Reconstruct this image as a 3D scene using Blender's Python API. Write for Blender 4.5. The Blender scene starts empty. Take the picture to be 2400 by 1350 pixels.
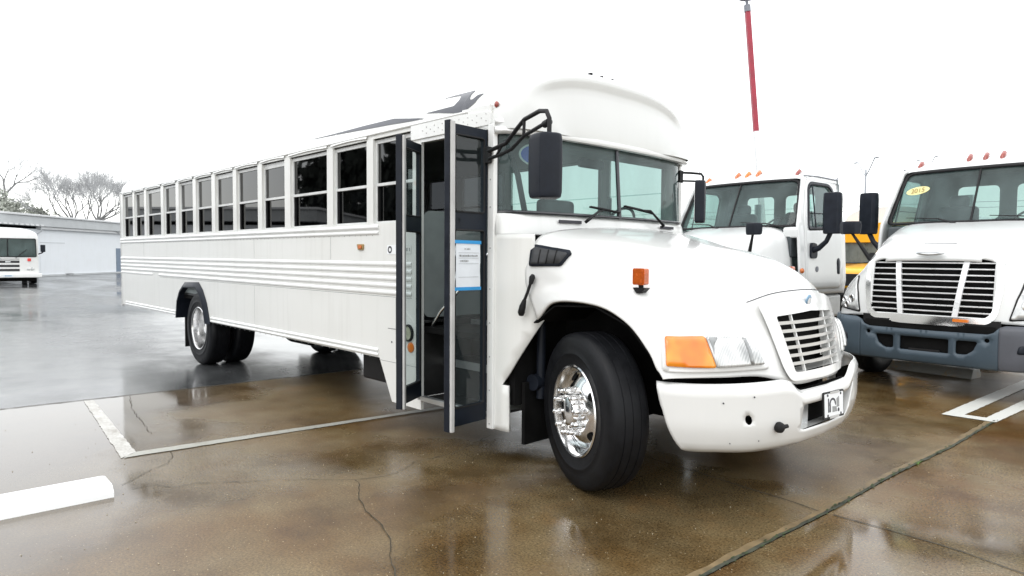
import bpy, bmesh, math, random
from mathutils import Vector as Vec, Matrix, Euler
from mathutils.geometry import delaunay_2d_cdt
from mathutils.bvhtree import BVHTree
import numpy as np
rad = math.radians
scene = bpy.context.scene
COL = scene.collection
random.seed(7)

# ------------------------------------------------------------------ camera
def setup_camera(f=1580.0, head=136.3, pitch=2.68, roll=0.39, pos=(2.91, -4.54, 1.54)):
    h, p, r = rad(head), rad(pitch), rad(roll)
    fwd = Vec((math.cos(h)*math.cos(p), math.sin(h)*math.cos(p), -math.sin(p)))
    right = fwd.cross(Vec((0, 0, 1))).normalized()
    up = right.cross(fwd)
    R = right*math.cos(r) + up*math.sin(r)
    U = up*math.cos(r) - right*math.sin(r)
    cam = bpy.data.cameras.new('camera')
    cam.sensor_width = 36.0
    cam.lens = 36.0*f/2400.0
    cam.clip_start = 0.05
    cam.clip_end = 2000
    o = bpy.data.objects.new('camera', cam)
    m = Matrix(((R.x, U.x, -fwd.x), (R.y, U.y, -fwd.y), (R.z, U.z, -fwd.z))).to_4x4()
    m.translation = Vec(pos)
    o.matrix_world = m
    COL.objects.link(o)
    scene.camera = o
setup_camera()

# ------------------------------------------------------------------ overcast sky
SUN_EL, SUN_ROT = rad(52), rad(200)
w = bpy.data.worlds.new("World"); scene.world = w; w.use_nodes = True
nt = w.node_tree; nt.nodes.clear()
out = nt.nodes.new('ShaderNodeOutputWorld')
bg_sky = nt.nodes.new('ShaderNodeBackground'); bg_sky.inputs[1].default_value = 0.05
sky = nt.nodes.new('ShaderNodeTexSky'); sky.sky_type = 'NISHITA'; sky.sun_disc = False
sky.sun_elevation = SUN_EL; sky.sun_rotation = SUN_ROT
nt.links.new(sky.outputs[0], bg_sky.inputs[0])
bg_cl = nt.nodes.new('ShaderNodeBackground')
tc = nt.nodes.new('ShaderNodeTexCoord'); sep = nt.nodes.new('ShaderNodeSeparateXYZ')
nt.links.new(tc.outputs['Generated'], sep.inputs[0])
mr = nt.nodes.new('ShaderNodeMapRange')
mr.inputs[1].default_value = 0.0; mr.inputs[2].default_value = 1.0
mr.inputs[3].default_value = 1.66; mr.inputs[4].default_value = 1.82
nt.links.new(sep.outputs[2], mr.inputs[0])
nz = nt.nodes.new('ShaderNodeTexNoise'); nz.inputs['Scale'].default_value = 2.2; nz.inputs['Detail'].default_value = 4
nt.links.new(tc.outputs['Generated'], nz.inputs[0])
mr2 = nt.nodes.new('ShaderNodeMapRange'); mr2.inputs[3].default_value = 0.94; mr2.inputs[4].default_value = 1.12
nt.links.new(nz.outputs[0], mr2.inputs[0])
mul = nt.nodes.new('ShaderNodeMath'); mul.operation = 'MULTIPLY'
nt.links.new(mr.outputs[0], mul.inputs[0]); nt.links.new(mr2.outputs[0], mul.inputs[1])
bg_cl.inputs[0].default_value = (1.0, 0.995, 0.975, 1)
nt.links.new(mul.outputs[0], bg_cl.inputs[1])
ad = nt.nodes.new('ShaderNodeAddShader')
nt.links.new(bg_sky.outputs[0], ad.inputs[0]); nt.links.new(bg_cl.outputs[0], ad.inputs[1])
nt.links.new(ad.outputs[0], out.inputs[0])

sl = bpy.data.lights.new('sun', 'SUN'); sl.energy = 0.6; sl.angle = rad(25); sl.color = (1, .97, .93)
so = bpy.data.objects.new('sun', sl); COL.objects.link(so)
so.rotation_euler = (rad(38), 0, rad(20))
scene.view_settings.view_transform = 'Standard'
scene.view_settings.look = 'None'
scene.view_settings.exposure = 0.0
scene.view_settings.gamma = 1.0

# ------------------------------------------------------------------ materials
def new_mat(name):
    m = bpy.data.materials.new(name); m.use_nodes = True
    n = m.node_tree; b = n.nodes['Principled BSDF']
    return m, n, b
def rgba(c): return (c[0], c[1], c[2], 1)
def noise(n, scale, detail=4, vec=None, rough=.55, stretch=None, coord='Object'):
    t = n.nodes.new('ShaderNodeTexNoise'); t.inputs['Scale'].default_value = scale
    t.inputs['Detail'].default_value = detail; t.inputs['Roughness'].default_value = rough
    c = n.nodes.new('ShaderNodeTexCoord'); mp = n.nodes.new('ShaderNodeMapping')
    if stretch: mp.inputs['Scale'].default_value = stretch
    n.links.new(c.outputs[coord], mp.inputs[0]); n.links.new(mp.outputs[0], t.inputs[0])
    return t
def ramp(n, src, stops):
    r = n.nodes.new('ShaderNodeValToRGB'); e = r.color_ramp.elements
    e[0].position, e[0].color = stops[0][0], rgba(stops[0][1]) if hasattr(stops[0][1], '__len__') else (stops[0][1],)*3+(1,)
    e[1].position, e[1].color = stops[-1][0], rgba(stops[-1][1]) if hasattr(stops[-1][1], '__len__') else (stops[-1][1],)*3+(1,)
    for p, c in stops[1:-1]:
        q = e.new(p); q.color = rgba(c) if hasattr(c, '__len__') else (c, c, c, 1)
    n.links.new(src, r.inputs[0]); return r
def mix(n, f, a, b, mode='MIX'):
    m = n.nodes.new('ShaderNodeMix'); m.data_type = 'RGBA'; m.blend_type = mode
    for k, v in ((0, f), (6, a), (7, b)):
        s = m.inputs[k]
        if isinstance(v, (int, float)): s.default_value = v if k == 0 else (v, v, v, 1)
        elif isinstance(v, tuple): s.default_value = rgba(v)
        else: n.links.new(v, s)
    return m.outputs[2]
def bump(n, b, src, strength, dist=.01):
    q = n.nodes.new('ShaderNodeBump'); q.inputs['Strength'].default_value = strength
    q.inputs['Distance'].default_value = dist
    n.links.new(src, q.inputs['Height']); n.links.new(q.outputs[0], b.inputs['Normal'])
def simple(name, col, rough=.5, metal=0, var=.08, coat=0, scale=6, bmp=0, spec=.5):
    m, n, b = new_mat(name)
    t = noise(n, scale)
    lo = tuple(c*(1-var) for c in col); hi = tuple(min(1, c*(1+var)) for c in col)
    n.links.new(ramp(n, t.outputs[0], [(.3, lo), (.7, hi)]).outputs[0], b.inputs['Base Color'])
    r = ramp(n, t.outputs[0], [(.3, max(0, rough*.85)), (.7, min(1, rough*1.15))])
    n.links.new(r.outputs[0], b.inputs['Roughness'])
    b.inputs['Metallic'].default_value = metal
    b.inputs['Coat Weight'].default_value = coat; b.inputs['Coat Roughness'].default_value = .06
    b.inputs['Specular IOR Level'].default_value = spec
    if bmp: bump(n, b, noise(n, scale*8, 6).outputs[0], bmp, .004)
    return m
def paint(name, col, rough=.3, coat=.5, grime=.10, streak=.09, wave=.02):
    m, n, b = new_mat(name)
    big = noise(n, 1.3, 5); st = noise(n, 2.0, 4, stretch=(5, 5, .35)); fine = noise(n, 45, 3)
    dirt = tuple(c*k for c, k in zip(col, (.80, .79, .74)))
    f1 = ramp(n, big.outputs[0], [(.42, 0), (.75, grime*2)]).outputs[0]
    c1 = mix(n, f1, col, dirt)
    f2 = ramp(n, st.outputs[0], [(.52, 0), (.78, streak*2)]).outputs[0]
    c2 = mix(n, f2, c1, tuple(c*.72 for c in dirt))
    n.links.new(c2, b.inputs['Base Color'])
    n.links.new(ramp(n, fine.outputs[0], [(.3, rough*.95), (.75, rough*1.08)]).outputs[0], b.inputs['Roughness'])
    b.inputs['Coat Weight'].default_value = coat; b.inputs['Coat Roughness'].default_value = .08
    if wave: bump(n, b, noise(n, 2.5, 2).outputs[0], wave, .05)
    return m
def glass(name, tint, refl=.9, rough=.02, ior=1.5, film=0.0, filmcol=(.3, .42, .42)):
    m = bpy.data.materials.new(name); m.use_nodes = True; n = m.node_tree; n.nodes.clear()
    o = n.nodes.new('ShaderNodeOutputMaterial')
    tr = n.nodes.new('ShaderNodeBsdfTransparent'); tr.inputs[0].default_value = rgba(tint)
    gl = n.nodes.new('ShaderNodeBsdfGlossy'); gl.inputs[0].default_value = (refl, refl, refl, 1)
    gl.inputs['Roughness'].default_value = rough
    f0 = ((ior-1)/(ior+1))**2
    lw = n.nodes.new('ShaderNodeLayerWeight'); lw.inputs[0].default_value = .5
    pw = n.nodes.new('ShaderNodeMath'); pw.operation = 'POWER'; pw.inputs[1].default_value = 5
    n.links.new(lw.outputs['Facing'], pw.inputs[0])
    fr = n.nodes.new('ShaderNodeMath'); fr.operation = 'MULTIPLY_ADD'; fr.inputs[1].default_value = 1-f0; fr.inputs[2].default_value = f0
    n.links.new(pw.outputs[0], fr.inputs[0])
    df = n.nodes.new('ShaderNodeBsdfDiffuse'); df.inputs[0].default_value = rgba(filmcol)
    m0 = n.nodes.new('ShaderNodeMixShader')
    t = noise(n, 3.0, 5, stretch=(1, 1, .5))
    r = ramp(n, t.outputs[0], [(.35, film*.6), (.7, film*1.4)])
    n.links.new(r.outputs[0], m0.inputs[0])
    n.links.new(tr.outputs[0], m0.inputs[1]); n.links.new(df.outputs[0], m0.inputs[2])
    mx = n.nodes.new('ShaderNodeMixShader')
    n.links.new(fr.outputs[0], mx.inputs[0]); n.links.new(m0.outputs[0], mx.inputs[1]); n.links.new(gl.outputs[0], mx.inputs[2])
    n.links.new(mx.outputs[0], o.inputs[0])
    return m

M = {}
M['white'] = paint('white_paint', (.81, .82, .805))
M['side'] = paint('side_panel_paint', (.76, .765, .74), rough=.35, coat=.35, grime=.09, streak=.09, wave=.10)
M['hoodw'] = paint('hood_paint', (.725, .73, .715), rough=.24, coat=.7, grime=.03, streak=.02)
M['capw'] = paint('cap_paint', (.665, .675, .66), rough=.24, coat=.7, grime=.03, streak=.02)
M['truckw'] = paint('truck_paint', (.72, .735, .73), rough=.25, coat=.7, grime=.05, streak=.03)
M['black'] = simple('black_rubber', (.010, .010, .011), .55, var=.3, spec=.3)
M['gloss_black'] = simple('gloss_black', (.012, .014, .02), .16, var=.2, coat=.4)
M['mirror_black'] = simple('mirror_plastic', (.012, .015, .022), .42, var=.25, scale=9, bmp=.05, spec=.2)
M['dark'] = simple('dark_underbody', (.008, .008, .008), .85, var=.4, spec=.1)
M['vent_grey'] = simple('vent_grey', (.04, .042, .045), .6, var=.2, scale=30)
M['door_frame'] = simple('door_frame_paint', (.008, .012, .020), .45, var=.25, spec=.18)
M['alu'] = simple('aluminium', (.62, .64, .65), .32, metal=.85, var=.1)
M['alu_dull'] = simple('dull_aluminium', (.66, .67, .66), .45, metal=.1, var=.12)
M['seal'] = simple('pale_seal', (.50, .50, .49), .5, var=.12)
M['slat'] = simple('bright_slat', (.88, .89, .90), .30, metal=.45, var=.05)
M['rim_alu'] = simple('polished_rim', (.72, .72, .72), .20, metal=1, var=.06)
M['chrome'] = simple('chrome', (.86, .86, .86), .15, metal=1, var=.04)
M['tyre'] = simple('tyre_rubber', (.0065, .007, .0085), .48, var=.25, scale=12, bmp=.12, spec=.22)
M['interior'] = simple('interior_grey', (.24, .27, .27), .6, var=.1)
M['ceiling'] = simple('interior_ceiling', (.55, .57, .56), .6, var=.05)
M['seat'] = simple('seat_vinyl', (.035, .045, .055), .45, var=.2)
M['dash'] = simple('dashboard', (.05, .06, .065), .5, var=.2)
M['floor_rubber'] = simple('floor_rubber', (.02, .02, .02), .35, var=.3)
M['glass_dark'] = glass('tinted_window_glass', (.03, .032, .035), ior=1.75)
M['glass_wind'] = glass('windshield_glass', (.46, .57, .545), refl=.75, film=.20, filmcol=(.25, .34, .34), ior=1.38)
M['glass_clear'] = glass('clear_glass', (.66, .78, .76), film=.10)
M['glass_door'] = glass('door_glass', (.66, .73, .73), film=.10, filmcol=(.13, .17, .18))
M['decal'] = simple('grey_decal', (.075, .08, .095), .3, var=.12, scale=3)
M['red'] = simple('red_marker', (.28, .04, .025), .25, coat=.6, var=.3, scale=60)
M['amber'] = simple('amber_marker', (.55, .13, .01), .22, coat=.8, var=.35, scale=30)
M['brightred'] = simple('red_lamp', (.75, .03, .02), .3, coat=.5)
M['yellow'] = paint('yellow_paint', (.86, .42, .012), rough=.35, grime=.05, streak=.03)
M['bumper_blue'] = simple('bumper_plastic', (.046, .070, .092), .45, var=.13, scale=4, bmp=.1)
M['bumper_grey'] = simple('bumper_end_plastic', (.075, .080, .095), .5, var=.13, scale=4, bmp=.1)
M['paper'] = simple('paper', (.74, .78, .82), .7, var=.04)
M['ink'] = simple('ink', (.05, .05, .06), .7, var=.1)
M['grey_ink'] = simple('grey_ink', (.30, .31, .31), .7, var=.15, scale=60)
M['blue_tape'] = simple('blue_tape', (.02, .28, .62), .5, var=.1)
M['blue_sticker'] = simple('blue_sticker', (.03, .10, .62), .4, var=.05)
M['white_sticker'] = simple('white_sticker', (.85, .87, .88), .5, var=.03)
M['yellow_sticker'] = simple('yellow_sticker', (.80, .74, .34), .5, var=.06)
M['brown_ink'] = simple('brown_ink', (.35, .24, .10), .6)
M['orange_reflector'] = simple('orange_reflector', (.72, .18, .008), .3, var=.06, coat=.6)
M['amber_dark'] = simple('dark_amber', (.46, .085, .008), .25, var=.25, coat=.6, scale=40)
M['cream_lens'] = simple('cream_lens', (.42, .43, .32), .2, var=.2, coat=.8, scale=25)
M['badge'] = simple('badge_blue', (.22, .36, .50), .3, metal=.3, var=.1)
M['building'] = paint('building_white', (.74, .77, .80), rough=.7, coat=0, grime=.08, streak=.06)
M['fascia'] = simple('fascia_grey', (.46, .48, .49), .6, var=.1, scale=1)
M['roof_trim'] = simple('roof_trim', (.62, .63, .64), .5, var=.08, scale=1)
M['blue_door'] = simple('blue_door', (.16, .21, .28), .6)
M['bark'] = simple('bark', (.18, .18, .18), .9, var=.3, scale=3)
M['twig'] = simple('twigs', (.42, .425, .43), .9, var=.3, scale=2)
M['foliage'] = simple('foliage', (.44, .46, .41), .9, var=.45, scale=1.2)
M['woods'] = simple('woods', (.045, .05, .045), 1, var=.5, scale=.4, spec=0)
M['pole_red'] = simple('pole_red_paint', (.36, .035, .06), .5, var=.15, scale=3)
M['pole_white'] = simple('pole_white_paint', (.85, .86, .86), .5, var=.04)
M['galv'] = simple('galvanised_metal', (.23, .24, .27), .5, metal=.4, var=.15)
M['lamp_grey'] = simple('street_lamp_grey', (.42, .44, .47), .5, var=.1)
M['rust'] = simple('rust', (.16, .07, .04), .8, var=.5, scale=30)
M['joint_edge'] = simple('joint_edge_tan', (.165, .118, .058), .5, var=.35, scale=9)
M['moss'] = simple('moss', (.035, .055, .018), .9, var=.6, scale=14)
M['joint'] = simple('joint_filler', (.040, .044, .028), .75, var=.5, scale=20)
M['crack'] = simple('crack_dark', (.05, .042, .028), .9, var=.5, scale=20)

def clear_lens(name):
    m, n, b = new_mat(name)
    wv = n.nodes.new('ShaderNodeTexWave'); wv.inputs['Scale'].default_value = 38; wv.inputs['Distortion'].default_value = .6
    c = n.nodes.new('ShaderNodeTexCoord'); n.links.new(c.outputs['Object'], wv.inputs[0])
    t = noise(n, 7, 3)
    f = mix(n, .88, wv.outputs[0], t.outputs[0])
    n.links.new(ramp(n, f, [(.30, (.30, .31, .31)), (.55, (.66, .67, .66)), (.7, (.50, .51, .51))]).outputs[0], b.inputs['Base Color'])
    b.inputs['Metallic'].default_value = .35; b.inputs['Roughness'].default_value = .16
    b.inputs['Coat Weight'].default_value = 1; b.inputs['Coat Roughness'].default_value = .03
    bump(n, b, wv.outputs[0], .12, .004)
    return m
M['lens'] = clear_lens('headlight_lens')
M['lens_grey'] = simple('lens_grey', (.26, .27, .27), .2, metal=.3, var=.2, coat=.8, scale=12)
def amber_lens():
    m, n, b = new_mat('amber_lens')
    t = noise(n, 5, 2)
    n.links.new(ramp(n, t.outputs[0], [(.34, (.62, .135, .001)), (.52, (.80, .20, .003)), (.68, (.92, .32, .012))]).outputs[0], b.inputs['Base Color'])
    b.inputs['Roughness'].default_value = .18; b.inputs['Coat Weight'].default_value = 1
    return m
M['amber_lens'] = amber_lens()

def wet_ground(name, cols, puddle, grain=True, side=False, rmin=.05, rmax=.42, streaky=None, pits=True, spec=.5, bmp=.25):
    """cols: list of ramp stops for the dry mottling; puddle: (lo, hi) thresholds of water film"""
    m, n, b = new_mat(name)
    big = noise(n, .55, 6, stretch=streaky, rough=.6)
    med = noise(n, 2.6, 5)
    f = mix(n, .35, big.outputs[0], med.outputs[0])
    base = ramp(n, f, cols).outputs[0]
    pat = noise(n, 1.1, 6, rough=.65)
    base = mix(n, 1.0, base, ramp(n, pat.outputs[0], [(.36, .62), (.48, .92), (.64, 1.10)]).outputs[0], 'MULTIPLY')
    if grain:
        vo = n.nodes.new('ShaderNodeTexVoronoi'); vo.inputs['Scale'].default_value = 38
        c = n.nodes.new('ShaderNodeTexCoord'); n.links.new(c.outputs['Object'], vo.inputs[0])
        sp = ramp(n, vo.outputs['Distance'], [(.06, 1.0), (.16, .0)]).outputs[0]
        pick = noise(n, 45, 2)
        pk = ramp(n, pick.outputs[0], [(.50, 0), (.58, 1)]).outputs[0]
        spk = mix(n, 1.0, sp, pk, 'MULTIPLY')
        base = mix(n, spk, base, (.60, .50, .33))
        fine = noise(n, 75, 5, rough=.75)
        base = mix(n, .55, base, ramp(n, fine.outputs[0], [(.40, .18), (.58, 1.45)]).outputs[0], 'MULTIPLY')
    # water film
    pn = noise(n, .38, 5, stretch=streaky, rough=.5); pn2 = noise(n, 1.7, 4)
    pf = mix(n, .25, pn.outputs[0], pn2.outputs[0])
    if side:      # film more closed towards the left; paler base there paints in sky reflection
        c2 = n.nodes.new('ShaderNodeTexCoord'); dt = n.nodes.new('ShaderNodeVectorMath'); dt.operation = 'DOT_PRODUCT'
        dt.inputs[1].default_value = (-.45, -.9, 0); n.links.new(c2.outputs['Object'], dt.inputs[0])
        sm_ = n.nodes.new('ShaderNodeMapRange'); sm_.interpolation_type = 'SMOOTHSTEP'
        sm_.inputs[1].default_value = 3.0; sm_.inputs[2].default_value = 5.0; sm_.inputs[3].default_value = 0; sm_.inputs[4].default_value = 1
        n.links.new(dt.outputs['Value'], sm_.inputs[0])
        ad_ = n.nodes.new('ShaderNodeMath'); ad_.operation = 'MULTIPLY_ADD'; ad_.inputs[1].default_value = .17
        n.links.new(sm_.outputs[0], ad_.inputs[0]); n.links.new(pf, ad_.inputs[2]); pf = ad_.outputs[0]
        md = n.nodes.new('ShaderNodeMath'); md.operation = 'MULTIPLY'; md.inputs[1].default_value = .75; n.links.new(sm_.outputs[0], md.inputs[0])
        base = mix(n, md.outputs[0], base, (.205, .190, .168))
    water = ramp(n, pf, [(puddle[0], 0), (puddle[1], 1)]).outputs[0]
    base = mix(n, water, base, mix(n, 1, base, .72, 'MULTIPLY'))
    n.links.new(base, b.inputs['Base Color'])
    rr = n.nodes.new('ShaderNodeMapRange'); n.links.new(water, rr.inputs[0])
    rr.inputs[3].default_value = rmax; rr.inputs[4].default_value = rmin
    n.links.new(rr.outputs[0], b.inputs['Roughness'])
    b.inputs['Specular IOR Level'].default_value = spec
    hg = noise(n, 120, 4); hm = noise(n, 9, 4)
    h = mix(n, .3, hg.outputs[0], hm.outputs[0])
    q = n.nodes.new('ShaderNodeBump'); q.inputs['Distance'].default_value = .006
    inv = n.nodes.new('ShaderNodeMapRange'); n.links.new(water, inv.inputs[0])
    inv.inputs[3].default_value = bmp; inv.inputs[4].default_value = bmp*.10
    n.links.new(inv.outputs[0], q.inputs['Strength'])
    n.links.new(h, q.inputs['Height']); n.links.new(q.outputs[0], b.inputs['Normal'])
    return m
M['concrete'] = wet_ground('wet_concrete', [(.30, (.122, .060, .017)), (.43, (.138, .084, .032)), (.55, (.170, .124, .062)), (.72, (.20, .102, .034))],
                           (.46, .60), rmin=.06, rmax=.38, side=True, bmp=.24)
M['slab2'] = wet_ground('wet_slab', [(.30, (.152, .070, .024)), (.46, (.166, .100, .042)), (.58, (.190, .142, .074)), (.72, (.21, .096, .034))],
                        (.42, .56), rmin=.05, rmax=.28, bmp=.18)
M['asphalt'] = wet_ground('wet_asphalt', [(.3, (.050, .053, .055)), (.5, (.075, .079, .081)), (.7, (.10, .104, .106))],
                          (.34, .60), grain=False, rmin=.08, rmax=.34, streaky=(.35, 1, 1), bmp=.15)
def worn_line(name, col=(.62, .63, .60), lo=.30, hi=.42, under=(.16, .13, .09)):
    m, n, b = new_mat(name)
    a = noise(n, 4, 6, rough=.7); c = noise(n, 60, 3)
    f = mix(n, .35, a.outputs[0], c.outputs[0])
    n.links.new(mix(n, ramp(n, f, [(lo, 0), (hi, 1)]).outputs[0], under, col), b.inputs['Base Color'])
    b.inputs['Roughness'].default_value = .35
    return m
M['line'] = worn_line('worn_white_line', (.60, .60, .57), .30, .62)
M['line_new'] = worn_line('white_line', (.66, .67, .63), .26, .40)
M['line_mid'] = worn_line('thin_white_line', (.36, .36, .32), .26, .50)
M['block'] = worn_line('wheel_stop_paint', (.86, .87, .87), .12, .26, (.5, .5, .5))

# ------------------------------------------------------------------ mesh helpers
SPLIT = {'grille_bars': 'grille_bar', 'weather_strip': 'weather_strip', 'step_edge': 'step_edge', 'grab_rail': 'grab_rail', 'drip_rail': 'drip_rail',
         'roof_gutter': 'roof_gutter', 'inner_wall': 'inner_wall', 'lamp_arms': 'lamp_arm', 'fuel_tank_step': 'fuel_tank_step', 'floor_deck': 'floor_deck', 'anchor_pin': 'anchor_pin',
         'bolt_hole': 'bolt_hole', 'grille_slats': 'grille_slat', 'lamp_reflector': 'lamp_reflector', 'roof_marker': 'roof_marker', 'work_lamp': 'work_lamp', 'downpipe': 'downpipe', 'hand_hole': 'hand_hole', 'grille_slats': 'grille_slat', 'access_flap_catch': 'access_flap_catch'}
class MB:
    def __init__(s): s.v = []; s.f = []; s.mi = []
    def add(s, vs, fs, mi=0):
        o = len(s.v); s.v += [tuple(x) for x in vs]
        for q in fs: s.f.append([i+o for i in q]); s.mi.append(mi)
        return s
    def box(s, x0, x1, y0, y1, z0, z1, mi=0, mtx=None):
        vs = [Vec((x, y, z)) for z in (z0, z1) for y in (y0, y1) for x in (x0, x1)]
        if mtx: vs = [mtx @ q for q in vs]
        return s.add(vs, [(0, 2, 3, 1), (4, 5, 7, 6), (0, 1, 5, 4), (1, 3, 7, 5), (3, 2, 6, 7), (2, 0, 4, 6)], mi)
    def tube(s, pts, r, n=10, mi=0, caps=True):
        pts = [Vec(p) for p in pts]; rs = r if hasattr(r, '__len__') else [r]*len(pts)
        vs = []; prev = None
        for i, p in enumerate(pts):
            t = (pts[min(i+1, len(pts)-1)]-pts[max(i-1, 0)]).normalized()
            if prev is None:
                a = Vec((0, 0, 1)) if abs(t.z) < .9 else Vec((1, 0, 0)); u = t.cross(a).normalized()
            else: u = (prev-t*prev.dot(t)).normalized()
            prev = u; v = t.cross(u)
            for k in range(n):
                a = 2*math.pi*k/n; vs.append(p+(u*math.cos(a)+v*math.sin(a))*rs[i])
        fs = []
        for i in range(len(pts)-1):
            for k in range(n):
                a = i*n+k; b = i*n+(k+1) % n; fs.append((a, b, b+n, a+n))
        if caps: fs += [tuple(range(n))[::-1], tuple(range((len(pts)-1)*n, len(pts)*n))]
        return s.add(vs, fs, mi)
    def grid(s, rows, mi=0, closed=False):
        m = len(rows[0]); vs = [p for r in rows for p in r]; fs = []
        for i in range(len(rows)-1):
            for j in range(m-(0 if closed else 1)):
                a = i*m+j; b = i*m+(j+1) % m; fs.append((a, b, b+m, a+m))
        return s.add(vs, fs, mi)
    def lathe(s, prof, n=40, mi=0, mtx=None):
        """prof: (radius, offset) pairs round local Y"""
        rows = []
        for r, y in prof:
            row = [Vec((r*math.cos(2*math.pi*k/n), y, r*math.sin(2*math.pi*k/n))) for k in range(n)]
            if mtx: row = [mtx @ q for q in row]
            rows.append(row)
        return s.grid(rows, mi, closed=True)
    def prism(s, poly, axis, d0, d1, mi=0):
        """poly in the two remaining axes (order x,y,z without axis), extruded d0..d1"""
        def P(p, d):
            q = list(p); q.insert('xyz'.index(axis), d); return Vec(q)
        n = len(poly)
        vs2, fs2 = cdt(poly)
        a = [P(p, d0) for p in vs2]; b = [P(p, d1) for p in vs2]
        s.add(a, fs2, mi); s.add(b, [f[::-1] for f in fs2], mi)
        ring = [P(p, d0) for p in poly]+[P(p, d1) for p in poly]
        s.add(ring, [(i, (i+1) % n, (i+1) % n+n, i+n) for i in range(n)], mi)
        return s
    def islands(s):
        key = {}; par = {}
        def find(a):
            while par[a] != a: par[a] = par[par[a]]; a = par[a]
            return a
        ids = []
        for p in s.v:
            k = (round(p[0], 4), round(p[1], 4), round(p[2], 4)); ids.append(key.setdefault(k, len(key)))
        for k in set(ids): par[k] = k
        for f in s.f:
            r0 = find(ids[f[0]])
            for i in f[1:]:
                r = find(ids[i])
                if r != r0: par[r] = r0
        groups = {}
        for j, f in enumerate(s.f): groups.setdefault(find(ids[f[0]]), []).append(j)
        out_ = []
        for g in groups.values():
            m = MB(); mp = {}
            for j in g:
                q = []
                for i in s.f[j]:
                    if i not in mp: mp[i] = len(m.v); m.v.append(s.v[i])
                    q.append(mp[i])
                m.f.append(q); m.mi.append(s.mi[j])
            out_.append(m)
        return out_
    def build(s, name, mats, parent=None, smooth=None, bevel=0, solid=0, bseg=2, split=False):
        if split or name in SPLIT:
            parts = s.islands()
            if len(parts) > 1:
                name = SPLIT.get(name, name)
                return [m.build(name, mats, parent, smooth, bevel, solid, bseg, False) if name not in SPLIT else m._build(name, mats, parent, smooth, bevel, solid, bseg) for m in parts][0]
        return s._build(SPLIT.get(name, name), mats, parent, smooth, bevel, solid, bseg)
    def _build(s, name, mats, parent=None, smooth=None, bevel=0, solid=0, bseg=2):
        me = bpy.data.meshes.new(name); me.from_pydata(s.v, [], s.f); me.validate()
        mats = mats if isinstance(mats, (list, tuple)) else [mats]
        for q in mats: me.materials.append(M[q] if isinstance(q, str) else q)
        if len(mats) > 1:
            for p, mi in zip(me.polygons, s.mi): p.material_index = mi
        bm = bmesh.new(); bm.from_mesh(me)
        bmesh.ops.remove_doubles(bm, verts=bm.verts, dist=1e-5)
        bmesh.ops.recalc_face_normals(bm, faces=bm.faces)
        if smooth:
            for f in bm.faces: f.smooth = True
            lim = rad(smooth if smooth is not True else 35)
            for e in bm.edges:
                if len(e.link_faces) == 2 and e.calc_face_angle(0) > lim: e.smooth = False
        bm.to_mesh(me); bm.free()
        o = bpy.data.objects.new(name, me); COL.objects.link(o)
        if parent: o.parent = parent
        if solid:
            q = o.modifiers.new('s', 'SOLIDIFY'); q.thickness = solid; q.offset = -1
        if bevel:
            q = o.modifiers.new('b', 'BEVEL'); q.width = bevel; q.segments = bseg; q.limit_method = 'ANGLE'; q.angle_limit = rad(30)
            q.harden_normals = False
            if not smooth:
                for p in me.polygons: p.use_smooth = True
                q2 = o.modifiers.new('w', 'WEIGHTED_NORMAL'); q2.keep_sharp = False
        return o

def cdt(outer, holes=(), step=0):
    """triangles of a 2D polygon with holes, optionally with an inner grid"""
    def dens(poly):
        if not step: return [Vec(p) for p in poly]
        r = []
        for i, p in enumerate(poly):
            a, b = Vec(p), Vec(poly[(i+1) % len(poly)]); k = max(1, int((b-a).length/step+.5))
            r += [a.lerp(b, j/k) for j in range(k)]
        return r
    def inside(p, poly):
        c = False; n = len(poly); x, y = p
        for i in range(n):
            x1, y1 = poly[i][0], poly[i][1]; x2, y2 = poly[(i+1) % n][0], poly[(i+1) % n][1]
            if (y1 > y) != (y2 > y) and x < (x2-x1)*(y-y1)/(y2-y1)+x1: c = not c
        return c
    vs = []; es = []
    loops = [dens(outer)]+[dens(h) for h in holes]
    for L in loops:
        o = len(vs); vs += L; es += [(o+i, o+(i+1) % len(L)) for i in range(len(L))]
    if step:
        xs = [p[0] for p in outer]; ys = [p[1] for p in outer]
        x = min(xs)+step/2; bpts = [q for L in loops for q in L]
        kx = int((max(xs)-min(xs))/step); ky = int((max(ys)-min(ys))/step)
        for i in range(kx+1):
            for j in range(ky+1):
                q = Vec((min(xs)+(i+.5)*step, min(ys)+(j+.5)*step))
                if inside(q, loops[0]) and not any(inside(q, h) for h in loops[1:]):
                    if min((q-b).length_squared for b in bpts) > (step*.45)**2: vs.append(q)
    ov, oe, of, a, b_, c_ = delaunay_2d_cdt(vs, es, [], 1, 1e-6)
    fs = []
    for f in of:
        c = sum((ov[i] for i in f), Vec((0, 0)))/len(f)
        if inside(c, loops[0]) and not any(inside(c, h) for h in loops[1:]): fs.append(tuple(f))
    return [tuple(v) for v in ov], fs

def patch(mb, outer, holes, step, fn, mi=0):
    v, f = cdt(outer, holes, step)
    mb.add([fn(*p) for p in v], f, mi); return mb

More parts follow.
